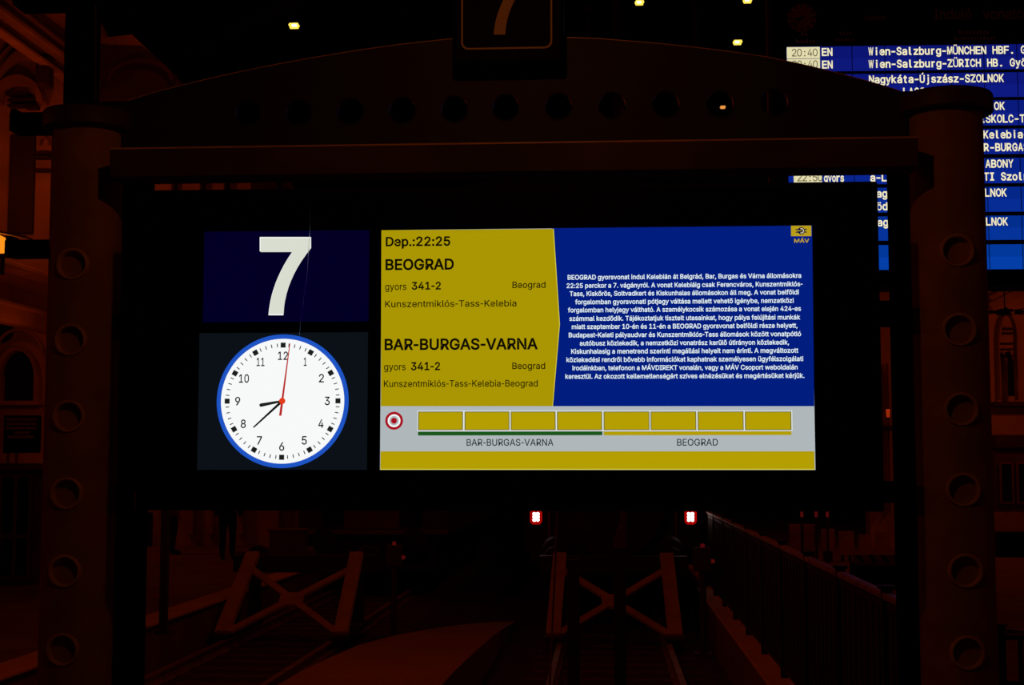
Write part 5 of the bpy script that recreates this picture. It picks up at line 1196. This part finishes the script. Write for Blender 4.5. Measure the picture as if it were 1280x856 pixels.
# glowing amber lantern on the arcade, cut by the left edge of the photo
Yw = 24.5
p = at(4, 303, Yw)
ln = empty('wall_lantern', (p.x, Yw, p.z - 0.25)); tag(ln, 'glowing amber lantern at the left edge above the arcade', 'lamp')
q = MB(); q.prism([(-0.4, 0.0), (0.13, -0.02), (0.13, 0.30), (-0.12, 0.42), (-0.4, 0.48)], -0.12, 0.12); q.done('glass', M['orangeglass'], ln)
q = MB(); q.box((-0.45, -0.15, -0.06), (0.18, 0.15, 0.0)); q.box((-0.03, -0.04, -0.42), (0.03, 0.04, -0.05)); q.done('bracket', M['darksteel'], ln)
q = MB(); q.bar((-0.45, 0, 0.54), (0.55, 0, 0.33), 0.34, 0.04, (0, 0, 1)); q.done('hood', M['rail_top'], ln)

# ================================================================== right background
Yq = 27.5
a = at(1243, 568, Yq); b = at(1345, 640, Yq)
ks2 = empty('shop_front', (a.x, Yq, at(1250, 706, Yq).z)); tag(ks2, 'dark shop front with two framed windows at the right edge', 'shop')
bz_ = ks2.location.z
q = MB(); q.box((0, 0, b.z - bz_), (b.x - a.x, 1.4, a.z - bz_), 0.01); q.done('body', M['kiosk'], ks2)
q = MB(); q.box((-0.1, -0.05, 0.0), (b.x - a.x, 1.4, b.z - bz_)); q.done('base', M['panel'], ks2)
q = MB(); q.box((-0.05, -0.4, at(1250, 705, Yq).z - bz_ + 0.02), (b.x - a.x, -0.05, at(1250, 664, Yq).z - bz_)); q.done('counter', M['signblack'], ks2)
for x0_, x1_ in ((1251, 1265), (1272, 1288), (1294, 1310)):
    c0, c1 = at(x0_, 580, Yq), at(x1_, 627, Yq)
    q = MB(); q.box((c0.x - a.x, -0.03, c1.z - bz_), (c1.x - a.x, 0.01, c0.z - bz_)); q.done('window_pane', M['pane'], ks2)
    q = MB(); e = 0.04
    q.strip([(c0.x - a.x - e, c1.z - bz_ - e), (c1.x - a.x + e, c1.z - bz_ - e), (c1.x - a.x + e, c0.z - bz_ + e), (c0.x - a.x - e, c0.z - bz_ + e)],
            [(c0.x - a.x, c1.z - bz_), (c1.x - a.x, c1.z - bz_), (c1.x - a.x, c0.z - bz_), (c0.x - a.x, c0.z - bz_)], -0.05, 0.01); q.done('window_frame', M['kioskframe'], ks2)
mb = MB(); mb.box((ks2.location.x - 0.1, Yq - 0.45, FZ), (ks2.location.x + 6, YF, bz_))
structure(mb.done('floor_shop_terrace', M['paving']))
# spiky hanging ornament in front of the right facade
p = at(1256, 390, 26.0)
sp_ = empty('spiky_ornament', p); tag(sp_, 'black spiky wreath-like ornament hanging before the right facade', 'ornament')
q = MB(); random.seed(3)
for k in range(46):
    t = random.uniform(0, 2 * PI); r_ = random.uniform(0.1, 0.32) * (1.7 if abs(math.sin(t)) < 0.35 else 0.5)
    q.rod((0.12 * math.cos(t), 0, 0.04 * math.sin(t)), (r_ * 1.25 * math.cos(t), random.uniform(-.2, .2), r_ * 0.7 * math.sin(t)), 0.028, 6, 0.003)
q.lathe([(0.0, -0.08), (0.16, -0.05), (0.2, 0), (0.16, 0.05), (0.0, 0.08)], (0, 0, 0), 20)
q.done('spikes', M['signblack'], sp_)
q = MB(); q.rod((-0.7, 0, 0.0), (0.9, 0, 0.0), 0.018, 8); q.rod((0, 0, 0.05), (0, 0, 3.2), 0.012, 8); q.done('wire', M['signblack'], sp_)
p0 = at(1262, 443, 29.4); p1 = at(1267, 478, 29.4)
o = empty('drain_pipe', (p1.x, 29.6, p1.z - 0.3)); tag(o, 'black bent pipe on the right facade below the spiky ornament', 'pipe')
q = MB(); q.rod((0, 0, 0), (0, 0, p0.z - p1.z + 0.2), 0.07, 10); q.rod((0, 0, p0.z - p1.z + 0.2), (p0.x - p1.x, 0, p0.z - p1.z + 0.38), 0.06, 10); q.done('pipe', M['signblack'], o)
# tiny lit wall lamps
for px, py, lab in ((1110, 516, 'tiny amber wall lamp in the gap right of the display'), (1264.5, 481, 'tiny amber wall lamp on the right facade')):
    p = at(px, py, 29.7)
    o = empty('wall_lamp', p); tag(o, lab, 'lamp')
    q = MB(); q.lathe([(0.035, -0.10), (0.05, 0.08), (0.0, 0.09)], (0, 0, 0), 16); q.done('shade', M['amberdim'] if 'amberdim' in M else M['redlens'], o)
    q = MB(); q.box((-0.02, 0, 0.05), (0.02, 0.31, 0.09)); q.done('arm', M['darksteel'], o)

# pale hoarding panels beyond the right fence, and a striped barrier
Yh = 25.5
hp = [(986, 1022, 655, 690), (1026, 1044, 661, 689), (1048, 1068, 664, 694), (1073, 1090, 668, 694), (1094, 1112, 664, 694)]
labs = ['pale panel beyond the fence, leftmost of the row under the display', 'pale panel beyond the fence, second of the row from the left', 'brightest red-lit pale panel in the row beyond the fence',
        'pale panel beyond the fence, fourth of the row from the left', 'pale panel beyond the fence, rightmost of the row beside the black post']
for (x0_, x1_, y0_, y1_), lab in zip(hp, labs):
    p = at(x0_, y0_, Yh); r_ = at(x1_, y1_, Yh)
    o = empty('hoarding_panel', (p.x, Yh, FZ)); tag(o, lab, 'panel', 'pale panels beyond the fence')
    q = MB(); q.box((0, -0.02, max(0.02, r_.z - FZ)), (r_.x - p.x, 0.02, p.z - FZ), 0.008); q.done('sheet', M['panel'], o)
    q = MB()
    for xx in (0.08, r_.x - p.x - 0.08):
        q.box((xx - 0.03, 0.02, 0), (xx + 0.03, 0.07, p.z - FZ - 0.02))
    q.done('frame', M['darksteel'], o)
Yt = 19.5
p = at(1066, 693, Yt); r_ = at(1128, 703, Yt)
o = empty('striped_barrier', (p.x, Yt, FZ)); tag(o, 'barrier board with diagonal light and dark stripes, behind the fence at the right post', 'barrier')
w_, h0, h1 = r_.x - p.x, r_.z - FZ, p.z - FZ
q = MB(); q.box((0, -0.015, h0), (w_, 0.015, h1), 0.004); bd = q.done('board', M['panel'], o)
n = 4
q = MB()
for k in range(n):
    x_ = 0.06 + k * w_ / n; s_ = w_ / n * 0.45
    q.prism([(x_ + 0.05, h0 + .004), (min(x_ + s_ + 0.05, w_), h0 + .004), (x_ + s_ - 0.03, h1 - .004), (x_ - 0.03, h1 - .004)], -0.018, -0.014)
q.done('dark_stripes', M['stripe'], bd)
q = MB(); q.box((0, -0.35, 0), (w_, 0.35, h0 - 0.02), 0.02); q.done('base', M['signblack'], o)
# red-glinting upright tubes before the panels
for px in (1002.5, 1020.5, 1034.5):
    p = at(px, 660, 25.0)
    o = empty('marker_tube', (p.x, 25.0, FZ)); tag(o, 'slim upright tube with a red glint standing before the pale panels', 'tube', 'red glinting tubes under the display')
    q = MB(); q.rod((0, 0, 0), (0, 0, 1.75), 0.025, 10); q.done('tube', M['darksteel'], o)
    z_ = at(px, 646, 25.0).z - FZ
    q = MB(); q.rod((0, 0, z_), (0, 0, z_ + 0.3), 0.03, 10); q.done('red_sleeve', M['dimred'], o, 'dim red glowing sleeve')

# ================================================================== lamps under the roof
def hall_lamp(px, py, Y, lab, k=1.0, tilt=1, far=False):
    p = at(px, py, Y)
    o = empty('hall_lamp', p); tag(o, lab, 'lamp', 'lamps under the roof')
    s_ = FPX / (Y - EYE.y)
    w_, h_ = 7.2 / s_ * k, 3.6 / s_ * k
    pts = [(-w_, h_ * .4), (-w_ * .7, -h_), (w_ * .75, -h_), (w_, 0), (w_ * .7, h_), (-w_ * .8, h_)]
    pts = [(tilt * x_, z_) for x_, z_ in pts]
    q = MB(); q.prism(pts, -0.02, 0.03); gl = q.done('lamp_glass', M['faroff' if far else 'lampglass'], o)
    if not far:
        q = MB(); q.prism([(x_ * .5 + tilt * w_ * .1, z_ * .5) for x_, z_ in pts], -0.03, -0.018); q.done('bright_core', M['lamphot'], gl, 'white-hot middle of the lamp')
    q = MB(); q.box((-w_ * 1.05, 0.02, -h_ * 1.0), (w_ * 1.05, 0.3, h_ * 1.15), 0.02); q.done('reflector_housing', M['signblack'], o)
    q = MB(); q.rod((0, 0.15, h_), (0, 0.15, math.sqrt(19.88 ** 2 - (p.x + 2.5) ** 2) - 2.5 - p.z), 0.012, 6); q.done('suspension', M['signblack'], o)
    d = bpy.data.lights.new('lamp_light', 'SPOT'); d.energy = 30; d.color = SODIUM; d.spot_size = 2.6; d.spot_blend = 0.6; d.shadow_soft_size = 0.12
    l_ = bpy.data.objects.new('lamp_light', d); COL.objects.link(l_); l_.location = p + Vector((0, -0.12, -0.15)); l_.rotation_euler = (0, 0, 0)
    return o
hall_lamp(367.5, 32.2, 23.0, 'lit roof lamp left of the 7 sign', 1.0, 1)
hall_lamp(799.3, 3.3, 23.0, 'lit roof lamp at the top edge, right of the 7 sign', 0.85, -1)
hall_lamp(934.5, 0.8, 22.0, 'lit roof lamp at the top edge, nearest the departure board', 0.85, -1)
hall_lamp(922, 53, 26.0, 'lit roof lamp low above the right half of the girder', 0.85, -1)
hall_lamp(903.5, 134, 31.0, 'small dim amber lamp seen through a hole in the girder', 0.5, -1, True)

# slim posts of the roof structure far behind
for px, y0_, w_, lab in ((735, 10, 3, 'thin vertical rod with a knob right of the 7 sign'), (772, -60, 13, 'dim broad roof post right of the 7 sign'), (867, -60, 9, 'dim roof post between the roof lamps')):
    Y = 26.0
    p = at(px, y0_, Y); s_ = FPX / (Y - EYE.y)
    o = empty('roof_post', (p.x, Y, 8.5)); tag(o, lab, 'post')
    q = MB(); q.rod((0, 0, 0), (0, 0, p.z - 8.5 + (0 if y0_ > 0 else 2.0)), w_ / s_ / 2, 12)
    if y0_ > 0:
        q.lathe([(0.0, -0.08), (0.09, -0.04), (0.09, 0.04), (0, 0.08)], (0, 0, p.z - 8.5), 14)
    q.done('shaft', M['rib'], o)

# ================================================================== people on the left platform (seen from the waist down below the display)
def person(px, ybot, lab, cloth, facing, h=1.74):
    p = gz(px, ybot, FZ)
    root = empty('person', p, facing); tag(root, lab, 'person')
    k = h / 1.74
    J = {}
    V, E, R = [], [], []
    def v(name, x, y, z, r, par=None):
        J[name] = len(V); V.append((x * k, y * k, z * k)); R.append(r * k)
        if par: E.append((J[par], J[name]))
    v('pelvis', 0, 0, 0.93, 0.135)
    v('waist', 0, 0.0, 1.08, 0.12, 'pelvis'); v('chest', 0, 0.0, 1.28, 0.145, 'waist'); v('neckbase', 0, 0.01, 1.44, 0.075, 'chest'); v('neck', 0, 0.0, 1.51, 0.052, 'neckbase')
    v('jaw', 0, -0.02, 1.575, 0.068, 'neck'); v('head', 0, 0.0, 1.65, 0.088, 'jaw'); v('crown', 0, 0.005, 1.70, 0.062, 'head')
    for s, n in ((1, 'l'), (-1, 'r')):
        v(n + 'hip', s * 0.09, 0, 0.86, 0.10, 'pelvis'); v(n + 'thigh', s * 0.10, -0.01, 0.68, 0.082, n + 'hip'); v(n + 'knee', s * 0.10, -0.02, 0.48, 0.058, n + 'thigh')
        v(n + 'calf', s * 0.105, 0.01, 0.32, 0.057, n + 'knee'); v(n + 'ankle', s * 0.105, 0.02, 0.09, 0.040, n + 'calf'); v(n + 'ball', s * 0.115, -0.10, 0.04, 0.040, n + 'ankle'); v(n + 'toe', s * 0.12, -0.17, 0.032, 0.032, n + 'ball')
        v(n + 'sh', s * 0.17, 0.0, 1.40, 0.062, 'chest'); v(n + 'elbow', s * 0.235, 0.03, 1.13, 0.044, n + 'sh'); v(n + 'fore', s * 0.245, -0.02, 1.0, 0.040, n + 'elbow'); v(n + 'wrist', s * 0.25, -0.06, 0.89, 0.026, n + 'fore')
        v(n + 'palm', s * 0.25, -0.075, 0.83, 0.030, n + 'wrist')
        for i, (dx, dl) in enumerate(((-0.030, 0.072), (-0.010, 0.082), (0.010, 0.078), (0.028, 0.060))):
            v(n + 'k%d' % i, s * 0.25 + 0.004, -0.08 + dx, 0.785, 0.0095, n + 'palm'); v(n + 'm%d' % i, s * 0.247, -0.083 + dx, 0.785 - dl * 0.5, 0.0085, n + 'k%d' % i); v(n + 'f%d' % i, s * 0.238, -0.087 + dx, 0.785 - dl * 0.9, 0.0075, n + 'm%d' % i)
        v(n + 't1', s * 0.235, -0.115, 0.825, 0.011, n + 'palm'); v(n + 't2', s * 0.228, -0.13, 0.79, 0.0085, n + 't1')
    me = bpy.data.meshes.new('body'); me.from_pydata(V, E, [])
    ob = bpy.data.objects.new('body', me); COL.objects.link(ob)
    ob.modifiers.new('skin', 'SKIN'); sb = ob.modifiers.new('sub', 'SUBSURF'); sb.levels = 2; sb.render_levels = 2
    for i, sv in enumerate(me.skin_vertices[0].data):
        sv.radius = (R[i], R[i]); sv.use_root = (i == 0)
    bpy.context.view_layer.update()
    nm = bpy.data.meshes.new_from_object(ob.evaluated_get(bpy.context.evaluated_depsgraph_get())); bpy.data.objects.remove(ob)
    for pl_ in nm.polygons: pl_.use_smooth = True
    nm.name = 'body'
    body = link('body', nm, M['skin'], root)
    # clothing: shells grown from the body
    def shell(name, m, test, off):
        bm = bmesh.new(); bm.from_mesh(nm); bm.normal_update()
        dele = [f for f in bm.faces if not test(f.calc_center_median() / k)]
        bmesh.ops.delete(bm, geom=dele, context='FACES')
        bm.normal_update()
        for vv in bm.verts: vv.co += vv.normal * off
        me_ = bpy.data.meshes.new(name); bm.to_mesh(me_); bm.free()
        for pl_ in me_.polygons: pl_.use_smooth = True
        return link(name, me_, m, root)
    shell('trousers', M['coat'], lambda c: 0.07 < c.z < 1.02 and abs(c.x) < 0.2, 0.014)
    shell('jacket', cloth, lambda c: 0.86 < c.z < 1.50 and not (abs(c.x) > 0.205 and c.z < 0.90), 0.022)
    shell('shoes', M['coat'], lambda c: c.z < 0.10, 0.008)
    q = MB()
    q.lathe([(0.0, 0.105), (0.055, 0.092), (0.088, 0.05), (0.095, 0.0), (0.085, -0.03)], (0, 0.018, 1.665), 20)
    for vv in q.bm.verts: vv.co *= k
    q.done('hair', M['hair'], root, smooth=True)
    for s in (-1, 1):
        q = MB(); q.lathe([(0, -0.006), (0.011, 0), (0, 0.006)], (s * 0.032, -0.083, 1.655), 10, 'y'); q.done('eye', M['signblack'], body)
    q = MB(); q.rod((0, -0.088, 1.645), (0, -0.108, 1.605), 0.010, 8, 0.014); q.done('nose', M['skin'], body)
    q = MB(); q.box((-0.022, -0.093, 1.572), (0.022, -0.08, 1.579), 0.002); q.done('mouth', M['redcoat'], body)
    return root
person(284, 699, 'standing person in dark clothes on the left platform, under the clock', M['coat'], 0.5)
person(322, 676, 'farther standing person in dark clothes, left of the locomotive', M['coat'], -0.9)
person(214, 693, 'standing person in a dull red jacket and dark trousers near the left pilasters', M['redcoat'], 2.2)
